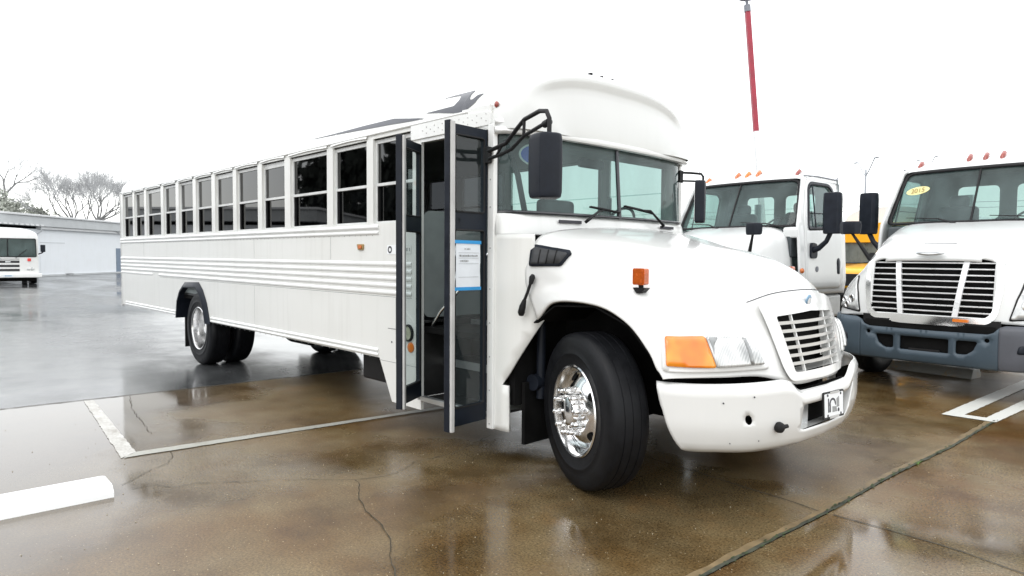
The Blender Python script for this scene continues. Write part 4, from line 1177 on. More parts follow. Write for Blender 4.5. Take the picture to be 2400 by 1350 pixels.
# --- underbody
e = MB()
for sgn in (-1, 1): e.box(-10.3, .95, sgn*.43-.04, sgn*.43+.04, .60, .84)
for x in (-10, -8.6, -7, -5.5, -4.2, -3, -1.9): e.box(x, x+.08, -1.15, 1.15, .84, .95)
e.box(XR+.04, -.85, -1.18, 1.18, .90, .945)
e.tube([(-6.95, -.9, .50), (-6.95, -.25, .50), (-6.95, 0, .50), (-6.95, .25, .50), (-6.95, .9, .50)], [.07, .09, .20, .09, .07], 12)
e.tube([(-6.8, 0, .55), (-3.2, 0, .62)], .06, 10); e.tube([(-3.2, 0, .62), (-1.2, 0, .70)], .06, 10)
e.tube([(0, -.85, .42), (0, .85, .42)], .06, 10)
e.build('chassis', 'dark', bus, smooth=40)
e = MB(); e.box(-4.25, -3.1, .45, 1.05, .30, .80); e.build('fuel_tank', 'dark', bus, bevel=.06, bseg=3)
e = MB(); e.tube([(-5.35, -.55, .56), (-4.85, -.55, .56)], .15, 20); e.build('air_tank', 'dark', bus, smooth=40)
e = MB(); e.box(-2.95, -2.3, -1.0, -.5, .32, .75); e.build('battery_box', 'black', bus, bevel=.03)
e = MB(); e.tube([(-9.9, .5, .42), (-4.5, .55, .45), (-2.2, .5, .5)], .05, 10); e.build('exhaust_pipe', 'dark', bus, smooth=40)
for sgn in (-1, 1):
    e = MB(); e.box(-7.72, -7.705, sgn*.90-.24, sgn*.90+.24, .16, .66); e.build('mud_flap', 'black', bus, bevel=.004)
e = MB(); e.box(-.58, -.55, -1.10, -.72, .16, .62); e.build('mud_flap', 'dark', bus, bevel=.004)
e = MB(); e.tube([(-.50, -.98, .50), (-.50, -.98, 1.10)], .035, 12); e.tube([(-.52, -1.05, .62), (-.52, -.80, .62)], .06, 14); e.build('fender_strut', 'mirror_black', bus, smooth=40)
wheel(bus, (.045, -1.055, .52), rad(-22), .52, .285, 'front')
wheel(bus, (.0, 1.03, .52), rad(180-22), .52, .285, 'front')
wheel(bus, (-6.95, -1.07, .502), 0, .51, .28, 'rear')
wheel(bus, (-6.95, 1.07, .502), rad(180), .51, .28, 'rear')
# ================================================================== trucks
TN = [
 [(0, 1.50, 2.03), (.40, 1.50, 2.03), (.74, 1.50, 2.00), (.92, 1.52, 1.88), (.98, 1.55, 1.60), (1.01, 1.57, 1.35), (1.08, 1.60, 1.12), (1.10, 1.62, .98)],
 [(0, 1.00, 1.92), (.40, 1.00, 1.915), (.70, 1.0, 1.87), (.85, 1.0, 1.75), (.94, 1.02, 1.52), (1.03, 1.04, 1.35), (1.16, 1.1, 1.22), (1.18, 1.16, 1.08)],
 [(0, .60, 1.79), (.40, .60, 1.785), (.66, .60, 1.74), (.79, .62, 1.62), (.91, .66, 1.44), (1.04, .72, 1.32), (1.16, .78, 1.18), (1.19, .82, 1.02)],
 [(0, .32, 1.67), (.40, .32, 1.665), (.63, .34, 1.63), (.75, .36, 1.50), (.88, .40, 1.36), (1.02, .46, 1.23), (1.13, .54, 1.09), (1.17, .60, .93)],
 [(0, .17, 1.59), (.40, .175, 1.585), (.62, .19, 1.54), (.735, .22, 1.38), (.85, .27, 1.23), (.98, .34, 1.10), (1.09, .42, .98), (1.14, .50, .88)],
 [(0, .11, 1.25), (.40, .115, 1.25), (.62, .13, 1.22), (.735, .165, 1.12), (.85, .215, 1.03), (.98, .29, .96), (1.08, .37, .90), (1.13, .45, .85)],
 [(0, .075, .86), (.40, .08, .86), (.62, .10, .86), (.735, .135, .855), (.85, .19, .85), (.98, .265, .84), (1.07, .34, .835), (1.12, .42, .83)]]
def make_truck(label, loc, rz, marker_mats, sticker, hmx):
    T = thing('semi_truck', label, 'truck', loc, rz, 'white cab trucks parked side by side')
    net = Net([[(-p[0], p[1], p[2]) for p in r[:0:-1]]+[tuple(p) for p in r] for r in TN])
    hm0 = net_mesh(net, 8, 6); bvh = BVHTree.FromPolygons([Vec(v) for v in hm0.v], hm0.f)
    hm = net_mesh(net, 8, 6, lambda c: c.y < .25 and .90 < c.z < 1.53 and abs(c.x) < .63)
    hd = hm.build('hood', 'truckw', T, smooth=60, solid=.02)
    e = MB(); e.box(-.55, .55, .38, .42, .6, 1.45); e.box(-1.0, 1.0, .60, 1.5, .55, .85); e.box(-.85, .85, 1.46, 1.5, .6, 1.85); e.build('engine_bay', 'dark', T)
    # grille
    g = bpy.data.objects.new('grille', None); COL.objects.link(g); g.parent = T
    def gy(x, z): return interp([(.84, .045), (.95, .055), (1.25, .09), (1.50, .145), (1.60, .185)], z)+.11*x*x
    outl = rpoly([(-.60, .845), (-.30, .80), (.30, .80), (.60, .845), (.665, .93), (.705, 1.20), (.70, 1.50), (.60, 1.575), (-.60, 1.575), (-.70, 1.50), (-.705, 1.20), (-.665, .93)], .05)
    inn = rpoly([(-.56, .90), (.56, .90), (.62, .97), (.645, 1.25), (.635, 1.50), (.56, 1.55), (-.56, 1.55), (-.635, 1.50), (-.645, 1.25), (-.62, .97)], .05)
    e = MB(); patch(e, outl, [inn], .06, lambda x, z: (x, gy(x, z), z))
    k = len(inn); e.add([(p[0], gy(*p), p[1]) for p in inn]+[(p[0]*.98, gy(*p)+.09, p[1]) for p in inn], [(i, (i+1) % k, (i+1) % k+k, i+k) for i in range(k)])
    k = len(outl); e.add([(p[0], gy(*p), p[1]) for p in outl]+[(p[0], gy(*p)+.07, p[1]) for p in outl], [(i, (i+1) % k, (i+1) % k+k, i+k) for i in range(k)])
    e.build('grille_surround', 'chrome', g, smooth=40)
    e = MB()
    for j in range(9):
        z = .955+j*(1.50-.955)/8
        hw = interp([(.90, .56), (.97, .62), (1.25, .645), (1.5, .635)], z)
        xs = [-hw+2*hw*i/16 for i in range(17)]
        e.grid([[(x, gy(x, z)+dy, z+dz) for x in xs] for dy, dz in ((.018, .009), (.008, .004), (.008, -.004), (.018, -.009), (.05, -.006), (.05, .006), (.018, .009))])
    e.build('grille_slats', 'slat', g, smooth=40)
    e = MB()
    for sg in (-1, 1):
        rows = []
        for z in (.88, 1.0, 1.2, 1.4, 1.56):
            xc = sg*interp([(.88, .275), (1.56, .355)], z); y = gy(xc, z)
            rows.append([(xc-.028, y+.006, z), (xc+.028, y+.006, z), (xc+.024, y+.05, z), (xc-.024, y+.05, z), (xc-.028, y+.006, z)])
        e.grid(rows)
    e.build('grille_bars', 'slat', g, smooth=30)
    e = MB()
    e.grid([[(x, gy(x, z)+.10, z) for x in [-.66+1.32*i/8 for i in range(9)]] for z in (.82, 1.1, 1.4, 1.57)])
    e.build('radiator_mesh', 'dark', g, solid=.01)
    e = MB(); e.lathe([(.15, 0), (.15, -.015), (.12, -.026), (.001, -.028)], 32, 0, Matrix.Translation((0, .115, 1.615)) @ Matrix.Rotation(rad(-25), 4, 'X') @ Matrix.Diagonal((1, 1, .26, 1)))
    e.lathe([(.10, -.02), (.10, -.036), (.001, -.038)], 24, 0, Matrix.Translation((0, .115, 1.615)) @ Matrix.Rotation(rad(-25), 4, 'X') @ Matrix.Diagonal((1, 1, .16, 1)))
    e.build('hood_badge', 'alu', T, smooth=35)
    e = MB(); e.box(-.17, .17, .425, .430, 1.722, 1.727); e.build('hood_joint', 'ink', T)
    # headlights
    for sg in (-1, 1):
        nrm = Vec((sg*.62, -.78, 0)); ux = Vec((sg*.78, .62, 0))
        def cn(name, mat, poly, off, parent, thick=.012):
            m = MB()
            def fn(a, z):
                p = ux*a+Vec((0, 0, z))
                hh, no, _, _ = bvh.ray_cast(p+nrm*4, -nrm, 8)
                if hh is None: hh, no, _, _ = bvh.find_nearest(p+nrm*.8)
                if no.dot(nrm) < 0: no = -no
                return hh+no*off
            patch(m, poly, [], .04, fn); return m.build(name, mat, parent, smooth=50, solid=thick)
        bz = cn('headlight', 'black', rpoly([(.685, .885), (1.13, .925), (1.14, 1.03), (1.02, 1.22), (.90, 1.335), (.86, 1.32), (.76, 1.12)], .03), .008, T)
        cn('lamp_lens', 'lens', rpoly([(.70, .90), (1.115, .937), (1.122, 1.03), (1.01, 1.20), (.905, 1.315), (.87, 1.30), (.775, 1.12)], .03), .020, bz, .014)
        e = MB()
        for a, z, r in ((.85, 1.05, .055), (.92, .97, .045), (1.02, 1.03, .04)):
            p = ux*a+Vec((0, 0, z)); hh, no, _, _ = bvh.ray_cast(p+nrm*4, -nrm, 8)
            if hh is None: continue
            rot = nrm.to_track_quat('Y', 'Z').to_matrix().to_4x4()
            e.lathe([(r, .018), (r, .030), (r*.8, .034), (r*.7, .026), (.0005, .024)], 20, 0, Matrix.Translation(hh) @ rot)
        e.build('lamp_reflector', 'chrome', bz, smooth=40)
    # bumper
    TB = [(0, 0.0), (.5, .01), (.75, .035), (.92, .09), (1.05, .19), (1.13, .33), (1.16, .50), (1.17, .72)]
    ar = [0.0]
    for p, q in zip(TB, TB[1:]): ar.append(ar[-1]+math.hypot(q[0]-p[0], q[1]-p[1]))
    fx_ = smooth_tab(ar, [p[0] for p in TB]); fy_ = smooth_tab(ar, [p[1] for p in TB]); LL = ar[-1]
    def bp(s_, z, off=0):
        a = min(abs(s_), LL-1e-6); x, y = fx_(a), fy_(a)
        y += .05*max(0, (.50-z)/.14)**2*(.6) + .03*max(0, (z-.74)/.1)**2
        y += off
        return (math.copysign(x, s_), y, z)
    ztop = lambda s_: interp([(0, .735), (.62, .74), (.72, .84), (1.0, .845), (2, .86)], abs(s_))
    zbot = lambda s_: interp([(0, .36), (.9, .36), (1.3, .40), (2, .42)], abs(s_))
    def ou(a0, a1, n_):
        pts = [(a0+(a1-a0)*i/n_, zbot(a0+(a1-a0)*i/n_)) for i in range(n_+1)]
        pts += [(a1+(a0-a1)*i/n_, ztop(a1+(a0-a1)*i/n_)) for i in range(n_+1)]
        return pts
    holes = [rpoly([(-.52, .655), (-.30, .655), (-.30, .50), (-.40, .50), (-.49, .56)], .03), rpoly([(.52, .655), (.30, .655), (.30, .50), (.40, .50), (.49, .56)], .03), rpoly([(-.235, .655), (.235, .655), (.235, .495), (-.235, .495)], .015),
             circle2(-.585, .675, .024, n=12), circle2(.585, .675, .024, n=12)]
    e = MB(); patch(e, ou(-.70, .70, 24), holes, .05, bp); bm_ = e.build('bumper', 'bumper_blue', T, smooth=50, solid=.03)
    for sg in (-1, 1):
        e = MB(); patch(e, ou(sg*.70, sg*LL*.999, 16), [], .05, lambda s_, z: bp(s_, z, -.003)); e.build('bumper_end', 'bumper_grey' if sg > 0 else 'bumper_blue', bm_, smooth=50, solid=.03)
        e = MB(); patch(e, rpoly([(sg*.86, .55), (sg*1.10, .56), (sg*1.13, .66), (sg*.88, .64)], .03), [], .05, lambda s_, z: bp(s_, z, -.007)); e.build('bumper_end_recess', 'mirror_black', bm_, smooth=50, solid=.004)
    e = MB(); e.box(-.66, .66, .06, .08, .42, .82); e.build('bumper_backing', 'dark', bm_)
    e = MB(); e.grid([[(x, .062-.0*abs(x), z) for x in [-.6+1.2*i/8 for i in range(9)]] for z in (.73, .84)]); e.box(-.7, .7, .09, .14, .72, .88); e.build('bumper_gap', 'black', T)
    e = MB(); e.box(-.16, .16, .012, .03, .485, .52); e.build('plate_holder', 'black', bm_, bevel=.004)
    if sticker: 
        e = MB(); e.prism(rrect(.27, .42, .852, .885, .01), 'y', .035, .055); e.build('marker_reflector', 'orange_reflector', g)
    # cab
    def cx(z): return interp([(.95, 1.13), (1.2, 1.15), (1.95, 1.11), (2.75, .97), (2.9, .90)], z)
    cab = bpy.data.objects.new('cab', None); COL.objects.link(cab); cab.parent = T
    sideo = [(1.52, 1.0), (2.95, 1.0), (2.98, 1.2), (3.0, 2.80), (2.0, 2.82), (1.86, 2.76), (1.50, 2.02)]
    winh = rpoly([(1.80, 1.98), (2.72, 2.02), (2.74, 2.60), (2.62, 2.68), (2.06, 2.68), (1.96, 2.60)], .07, 6)
    for sg in (-1, 1):
        e = MB(); patch(e, sideo, [winh], .12, lambda y, z: (sg*cx(z), y, z)); sd = e.build('cab_side', 'truckw', cab, smooth=40, solid=.03)
        def side_sheet(name, mat, poly, off, parent, thick=.004, holes=()):
            e = MB(); patch(e, poly, list(holes), .10, lambda y, z: (sg*(cx(z)+off), y, z)); return e.build(name, mat, parent, smooth=50, solid=thick)
        dpoly = rpoly([(1.68, 1.08), (2.78, 1.08), (2.88, 1.4), (2.88, 2.60), (2.80, 2.76), (2.02, 2.76), (1.92, 2.70), (1.68, 2.1)], .08, 5)
        dr_ = side_sheet('door', 'truckw', dpoly, .012, cab, .012, [winh])
        fr_o = rpoly([(1.77, 1.955), (2.75, 1.995), (2.77, 2.62), (2.64, 2.71), (2.05, 2.71), (1.93, 2.62)], .08, 6)
        side_sheet('window_seal', 'mirror_black', fr_o, .016, dr_, .008, [rpoly([(1.83, 2.01), (2.69, 2.05), (2.71, 2.59), (2.61, 2.655), (2.08, 2.655), (1.99, 2.59)], .06, 6)])
        side_sheet('door_window', 'glass_clear', winh, -.01, dr_, .003)
        e = MB(); e.tube([(sg*(cx(2.0)+.012), 2.02, 2.0), (sg*(cx(2.6)+.012), 2.08, 2.66)], .010, 6); e.tube([(sg*(cx(2.2)+.0), 1.9, 2.22), (sg*(cx(2.2)+.0), 2.7, 2.24)], .006, 6); e.build('vent_bar', 'mirror_black', dr_, smooth=60)
        hb_ = side_sheet('door_handle', 'mirror_black', rpoly([(2.66, 1.30), (2.74, 1.30), (2.76, 1.50), (2.72, 1.56), (2.66, 1.52)], .03), .02, dr_, .008)
        e = MB(); e.lathe([(.042, 0), (.042, .008), (.0005, .010)], 20, 0, Matrix.Translation((sg*(cx(1.35)+.012), 2.0, 1.38)) @ Matrix.Rotation(rad(-90*sg), 4, 'Z') ); e.build('door_emblem', 'galv', dr_, smooth=40)
        e = MB(); e.lathe([(.035, 0), (.04, .02), (.025, .04), (.0005, .045)], 16, 0, Matrix.Translation((sg*1.165, 1.50, 1.36)) @ Matrix.Rotation(rad(-90*sg), 4, 'Z')); e.build('turn_lamp', 'amber', cab, smooth=40)
        # cowl block between hood and cab
        e = MB(); e.prism(rpoly([(1.50, 1.84), (1.68, 1.84), (1.68, 1.98), (1.56, 2.01), (1.49, 1.98)], .03), 'x', sg*.88, sg*(cx(1.95)-.01)); e.build('cowl_corner', 'truckw', cab, bevel=.015) if sg > 0 else None
        e = MB(); e.prism(rpoly([(1.56, 1.90), (1.64, 1.90), (1.64, 1.915), (1.56, 1.92)], .003), 'x', sg*(cx(1.95)-.01), sg*(cx(1.95)-.006)); e.build('cowl_slot', 'galv', cab)
        # roof corner lamp, steps
        e = MB(); e.box(sg*.93-.05, sg*.93+.05, 2.98, 3.06, 2.62, 2.74); e.tube([(sg*.95, 3.0, 2.72), (sg*.95, 3.02, 2.84)], .012, 6); e.build('work_lamp', 'galv', cab, bevel=.02)
        e = MB(); e.box(sg*.80-.28, sg*.80+.28, 1.7, 2.6, .35, .42); e.box(sg*.80-.30, sg*.80+.30, 1.6, 2.95, .62, .98); e.build('fuel_tank_step', 'alu_dull', T, bevel=.05, bseg=3)
        e = MB(); e.box(sg*.9-.15, sg*.9+.15, 1.55, 1.72, .45, 1.0); e.build('cab_step', 'dark', T)
        # door mirror on its arm
        mo = bpy.data.objects.new('side_mirror', None); COL.objects.link(mo); mo.parent = T
        e = MB(); mx = sg*1.42
        e.tube([(sg*1.14, 1.86, 1.66), (sg*1.24, 1.86, 1.69), (sg*1.34, 1.88, 1.79), (sg*1.40, 1.88, 1.92)], [.05, .04, .034, .034], 10); e.build('mirror_arm', 'mirror_black', mo, smooth=60)
        e = MB(); e.prism(rpoly([(1.78, 1.54), (1.98, 1.54), (1.98, 1.76), (1.80, 1.78)], .06), 'x', sg*1.10, sg*1.17); e.build('mirror_base', 'mirror_black', mo, bevel=.02, bseg=3)
        e = MB(); mt = Matrix.Translation((mx, 1.87, 2.20)) @ Matrix.Rotation(rad(sg*8), 4, 'Z')
        rows = []
        for z, k in ((-.30, .85), (-.285, .95), (-.2, 1), (.2, 1), (.285, .96), (.30, .86)):
            rows.append([mt @ Vec((a*k, b*k, z)) for a, b in ((-.125, .06), (-.125, -.02), (-.09, -.07), (.09, -.07), (.125, -.02), (.125, .06))])
        e.grid(rows, closed=True); e.add(rows[0], [tuple(range(6))]); e.add(rows[-1], [tuple(range(6))]); e.build('mirror_head', 'mirror_black', mo, bevel=.015, bseg=3)
        e = MB(); e.box(-.115, .115, .060, .064, -.27, .27, 0, mt); e.build('mirror_glass', 'chrome', mo)
        # hood mirror on a stalk
        ho = bpy.data.objects.new('hood_mirror', None); COL.objects.link(ho); ho.parent = T
        e = MB(); e.tube([(sg*.82, .62, 1.50), (sg*.86, .60, 1.55), (sg*(hmx-.01), .55, 1.88)], [.035, .028, .016], 10); e.prism([(.57, 1.44), (.68, 1.44), (.66, 1.58), (.60, 1.62)], 'x', sg*.80, sg*.86); e.build('mirror_stalk', 'black', ho, smooth=60)
        e = MB(); mt = Matrix.Translation((sg*hmx, .53, 1.94)) @ Matrix.Rotation(rad(sg*-10), 4, 'Z')
        rows = []
        for z, k in ((-.08, .80), (-.07, .95), (-.03, 1.0), (.04, 1.02), (.075, .97), (.085, .85)):
            rows.append([mt @ Vec((a*k, b*k, z)) for a, b in ((-.12, .05), (-.125, -.0), (-.07, -.06), (.07, -.06), (.125, -.0), (.12, .05))])
        e.grid(rows, closed=True); e.add(rows[0], [tuple(range(6))]); e.add(rows[-1], [tuple(range(6))]); e.build('mirror_head', 'mirror_black', ho, bevel=.02, bseg=3)
    # windshield
    def wy(x, z): return interp([(1.95, 1.42), (2.05, 1.46), (2.75, 1.80), (2.85, 1.87)], z)+.20*abs(x)**2.6*.8
    wo = rpoly([(-1.06, 2.00), (1.06, 2.00), (.935, 2.745), (-.935, 2.745)], .10, 6)
    wi = rpoly([(-1.005, 2.03), (1.005, 2.03), (.885, 2.705), (-.885, 2.705)], .09, 6)
    e = MB(); patch(e, wo, [wi], .08, lambda x, z: (x, wy(x, z)-.006, z)); sl_ = e.build('windshield_frame', 'black', cab, smooth=50, solid=.02)
    e = MB(); patch(e, wi, [], .10, lambda x, z: (x, wy(x, z), z)); wsd = e.build('windshield', 'glass_wind', cab, smooth=60)
    e = MB(); e.tube([(0, wy(0, 2.03)-.01, 2.02), (0, wy(0, 2.72)-.01, 2.72)], .014, 8); e.build('centre_bar', 'black', wsd, smooth=60)
    for x0, x1, zz in ((-.78, -.15, 2.07), (.20, .88, 2.06)):
        e = MB(); e.tube([(x1, wy(x1, 1.98)-.06, 2.0), ((x0+x1)/2+.1, wy(.3, zz)-.04, zz+.0), (x0, wy(x0, zz+.02)-.03, zz+.03)], [.014, .009, .005], 6); e.build('wiper', 'black', cab, smooth=60)
    # roof
    rows = []
    for y, zt, k in ((1.80, 2.75, .985), (1.84, 2.80, 1.0), (1.95, 2.87, 1.0), (2.15, 2.93, 1.0), (2.5, 2.955, 1.0), (2.9, 2.95, 1.0), (3.0, 2.93, .98), (3.03, 2.86, .95)):
        row = []
        for i in range(25):
            a = math.pi*i/24; c, s_ = math.cos(a), math.sin(a)
            x = -.985*k*math.copysign(abs(c)**(2/3.2), c); z = 2.735+(zt-2.735)*abs(s_)**(2/3.2)
            yy = y+(.20*abs(x)**2.6*.8 if y < 2.1 else 0)
            row.append((x, yy, z))
        rows.append(row)
    e = MB(); e.grid(rows); e.build('cab_roof', 'truckw', cab, smooth=50)
    e = MB()
    for sg in (-1, 1): e.tube([(sg*.965, 1.90, 2.79), (sg*.985, 2.3, 2.80), (sg*.985, 2.98, 2.79)], .009, 6)
    e.build('roof_gutter', 'galv', cab, smooth=60)
    # back wall with two windows
    rwh = [rpoly([(-.62, 2.12), (-.10, 2.12), (-.10, 2.60), (-.62, 2.60)], .08), rpoly([(.10, 2.12), (.62, 2.12), (.62, 2.60), (.10, 2.60)], .08)]
    e = MB(); v, f = cdt([(-1.12, 1.0), (1.12, 1.0), (1.10, 1.95), (.97, 2.80), (-.97, 2.80), (-1.10, 1.95)], rwh)
    e.add([(p[0], 3.0, p[1]) for p in v], f); e.build('cab_back', 'interior', cab, solid=.03)
    for h in rwh:
        e = MB(); v, f = cdt(h); e.add([(p[0], 3.01, p[1]) for p in v], f); e.build('rear_window', 'glass_clear', cab)
    e = MB(); e.box(-1.0, 1.0, 1.5, 1.9, 1.55, 1.98); e.box(-1.05, 1.05, 1.5, 3.0, 1.05, 1.1); e.build('dashboard', 'dash', cab, bevel=.05)
    e = MB(); e.grid([[(x, 1.86, 2.74), (x, 2.95, 2.76)] for x in (-.93, .93)]); e.build('headliner', 'interior', cab)
    for x in (-.52, .52):
        e = MB(); e.box(x-.26, x+.26, 2.2, 2.7, 1.55, 1.68); e.box(x-.25, x+.25, 2.62, 2.78, 1.6, 2.30); e.box(x-.13, x+.13, 2.66, 2.78, 2.28, 2.46); e.build('seat', 'seat', cab, bevel=.06, bseg=3)
    sw = MB(); c0 = Vec((.52, 1.98, 2.02)); ax = Matrix.Rotation(rad(50), 4, 'X')
    sw.tube([c0+ax @ Vec((.21*math.cos(a), .21*math.sin(a), 0)) for a in [2*math.pi*k/28 for k in range(29)]], .015, 8); sw.tube([c0, c0+ax @ Vec((0, .21, 0))], .015, 6); sw.tube([c0, c0+ax @ Vec((0, -.21, 0))], .015, 6)
    sw.build('steering_wheel', 'black', cab, smooth=60)
    # roof lamps
    for x, mt_ in zip((-.80, -.185, 0, .185, .80), marker_mats):
        e = MB(); yy = 1.94+(.2*abs(x)**2.6*.8); zt = 2.875 if abs(x) < .5 else 2.845
        e.tube([(x, yy-.045, zt-.065), (x, yy-.02, zt-.02), (x, yy+.05, zt+.04), (x, yy+.12, zt+.035)], [.010, .030, .032, .01], 10); e.build('roof_marker', mt_, cab, smooth=60)
    e = MB(); e.tube([(-.95, 2.0, 2.80), (-.95, 2.0, 3.05)], .004, 5); e.build('aerial', 'galv', cab, smooth=60)
    # running gear
    e = MB()
    for sg in (-1, 1): e.box(sg*.43-.04, sg*.43+.04, .3, 6.4, .62, .90)
    for y in (1.3, 3.4, 5.0, 6.2): e.box(-.43, .43, y, y+.08, .66, .86)
    e.tube([(-.9, 1.25, .48), (.9, 1.25, .48)], .06, 10); e.tube([(-.9, 4.9, .5), (.9, 4.9, .5)], .09, 10); e.box(-1.0, 1.0, 1.45, 1.5, .4, 1.0)
    e.build('chassis', 'dark', T, smooth=40)
    e = MB(); e.tube([(-.55, 3.25, .6), (-.55, 3.25, 2.5)], .075, 14); e.build('exhaust_stack', 'alu', T, smooth=40)
    wheel(T, (-1.03, 1.25, .50), rad(-90), .50, .28, 'front'); wheel(T, (1.03, 1.25, .50), rad(90), .50, .28, 'front')
    wheel(T, (-1.0, 4.9, .50), rad(-90), .50, .26, 'rear'); wheel(T, (1.0, 4.9, .50), rad(90), .50, .26, 'rear')
    if sticker:
        def st(name, mat, poly, off):
            e = MB(); patch(e, poly, [], .05, lambda x, z: (x, wy(x, z)-off, z)); return e.build(name, mat, wsd, smooth=60)
        st('oval_sticker', 'yellow_sticker', [(x+.0, z+.10*(x+.72)) for x, z in circle2(-.72, 2.475, .155, .055, 28)], .006)
        nz = Vec((0, -1, .45)).normalized()
        text_mesh('2015', .095, 'sticker_digits', 'brown_ink', wsd, frame_mtx((-.715, wy(-.72, 2.475)-.016, 2.475), (1, -.20, .10), (0, .42, 1)))
    return T
# the trucks' local -Y faces the camera side; wheel() builds with outer face to -Y, so +-90 deg turns them outward
T1 = make_truck('white cab truck behind the bus hood, its door and tall black door mirror showing', (-2.54, 3.85, 0), rad(-4), ('amber', 'amber', 'orange_reflector', 'amber', 'red'), False, .96)
T2 = make_truck('white cab truck with chrome grille and yellow oval sticker, nearest at the right edge', (.63, 4.10, 0), rad(-4), ('red', 'red', 'red', 'red', 'red'), True, 1.08)

# ================================================================== yellow bus behind the trucks
yb = thing('yellow_bus', 'yellow bus with white roof parked behind the two white trucks', 'bus', (-4.0, 15.7, 0), rad(-4))
def loft_box(sections, n=3.5, K=24):
    rows = []
    for y, hw, z0, z1 in sections:
        rows.append([(hw*math.copysign(abs(math.cos(a))**(2/n), math.cos(a)), y, (z0+z1)/2+(z1-z0)/2*math.copysign(abs(math.sin(a))**(2/n), math.sin(a))) for a in [2*math.pi*k/K for k in range(K)]])
    e = MB(); e.grid(rows, closed=True); e.add(rows[0], [tuple(range(K))]); e.add(rows[-1], [tuple(range(K))]); return e
e = MB(); e.box(-1.2, 1.2, 1.3, 10.5, .55, 1.55); e.box(-1.2, -1.17, 1.3, 10.5, 1.55, 2.5); e.box(1.17, 1.2, 1.3, 10.5, 1.55, 2.5); e.box(-1.2, 1.2, 10.4, 10.5, .6, 2.6)
e.build('bus_body', 'yellow', yb, bevel=.02)
e = MB(); rows = [[(q[1]*1.0, x_, q[2]) for q in sect(0, 1.2, 2.56, 3.08)] for x_ in (1.5, 1.7, 10.5)]; e.grid(rows); e.add(rows[0], [tuple(range(len(rows[0])))]); e.build('roof', 'white', yb, smooth=50)
e = MB(); e.prism(rpoly([(-1.17, 2.03), (1.17, 2.03), (1.17, 2.60), (-1.17, 2.60)], .08), 'y', 1.18, 1.6); e.build('front_header', 'yellow', yb, bevel=.04)
e = MB(); e.prism(rrect(-1.1, 1.1, 1.40, 2.04, .06), 'y', 1.26, 1.29); M['hazy_glass'] = glass('hazy_glass', (.4, .5, .5), film=.55, filmcol=(.24, .27, .26)); e.build('windshield', 'hazy_glass', yb)
e = MB(); e.box(-.012, .012, 1.25, 1.262, 1.4, 2.05); e.box(-1.1, 1.1, 1.24, 1.255, 1.40, 1.425); e.tube([(-.5, 1.22, 1.42), (.4, 1.22, 1.50)], .015, 6); e.build('windshield_trim', 'black', yb)
e = loft_box([(-.35, .70, .75, 1.15), (-.3, .85, .7, 1.22), (.2, .95, .65, 1.32), (1.28, 1.05, .62, 1.42)]); e.build('hood', 'yellow', yb, smooth=50)
e = MB(); e.box(-.5, .5, -.38, -.35, .78, 1.12); e.build('grille', 'black', yb, bevel=.02)
e = MB(); e.box(-1.18, 1.18, -.60, -.42, .45, .70); e.build('front_bumper', 'black', yb, bevel=.03)
for s_ in (-1, 1):
    e = MB(); e.lathe([(.1, 0), (.1, -.04), (.0005, -.05)], 16, 0, Matrix.Translation((s_*.68, -.33, .95))); e.build('headlight', 'lens', yb, smooth=40)
    for y in (.45, 7.5):
        wheel(yb, (s_*1.02, y, .5), rad(90*s_), .50, .26, 'front')
    for y in range(8):
        e = MB(); e.box(s_*1.21-.005, s_*1.21+.005, 2.0+y*1.0, 2.75+y*1.0, 1.65, 2.4); e.build('window', 'glass_dark', yb)

# ================================================================== far flat-front white bus at the left
fb = thing('flat_front_bus', 'white flat-nosed bus far off at the left edge, in front of the white warehouse', 'bus', (-37.0, .30, 0), rad(172.8-90-180+180))
# local: front faces -Y, camera lies towards local -Y
FS = 1.0
e = MB()
sec = []
def fsect(y, k=1.0, dz=0):
    row = []
    for i in range(29):
        a = math.pi*i/28; c, s_ = math.cos(a), math.sin(a)
        row.append((-1.2*k*math.copysign(abs(c)**(2/2.6), c), y, 2.25+(.50-dz)*abs(s_)**(2/2.6)))
    return row
e.grid([fsect(-.02, .90, .12), fsect(.03, .97, .04), fsect(.12, 1.0, 0), fsect(10.5, 1.0, 0)])
e.add(fsect(-.02, .90, .12), [tuple(range(29))])
e.build('roof', 'white', fb, smooth=50)
e = MB()
fo = [(-1.2, .42), (1.2, .42), (1.2, 2.26), (-1.2, 2.26)]
h1 = rpoly([(-1.12, 1.36), (1.12, 1.36), (1.10, 2.24), (-1.10, 2.24)], .06)
gl_ = [rrect(-.45, .45, z, z+.125, .01) for z in (.66, .86, 1.06)]+[rrect(-.45, .45, 1.235, 1.265, .005)]
v, f = cdt(fo, [h1]+gl_); e.add([(p[0], 0, p[1]) for p in v], f)
e.box(-1.2, -1.17, .02, 10.5, .42, 2.26); e.box(1.17, 1.2, .02, 10.5, .42, 2.26); e.box(-1.2, 1.2, 10.4, 10.5, .42, 2.4); e.box(-1.17, 1.17, .1, 10.4, .5, .6)
e.build('bus_body', 'hoodw', fb)
e = MB(); e.box(-1.12, 1.12, .03, .04, 1.36, 2.24); e.build('windshield', 'glass_wind', fb)
e = MB(); e.box(-.02, .02, .01, .03, 1.36, 2.24); e.tube([(-.30, -.03, 1.30), (-.75, -.04, 1.72)], .015, 6); e.tube([(.30, -.03, 1.30), (.75, -.04, 1.72)], .015, 6)
for p0, p1 in zip(h1, h1[1:]+h1[:1]): e.tube([(p0[0], -.004, p0[1]), (p1[0], -.004, p1[1])], .018, 5, caps=False)
e.build('windshield_trim', 'black', fb)
e = MB(); e.box(-.5, .5, .05, .07, .6, 1.3); e.build('grille_backing', 'gloss_black', fb)
e = MB(); e.box(-.1, .1, .03, .045, 1.09, 1.15); e.build('grille_badge', 'alu', fb)
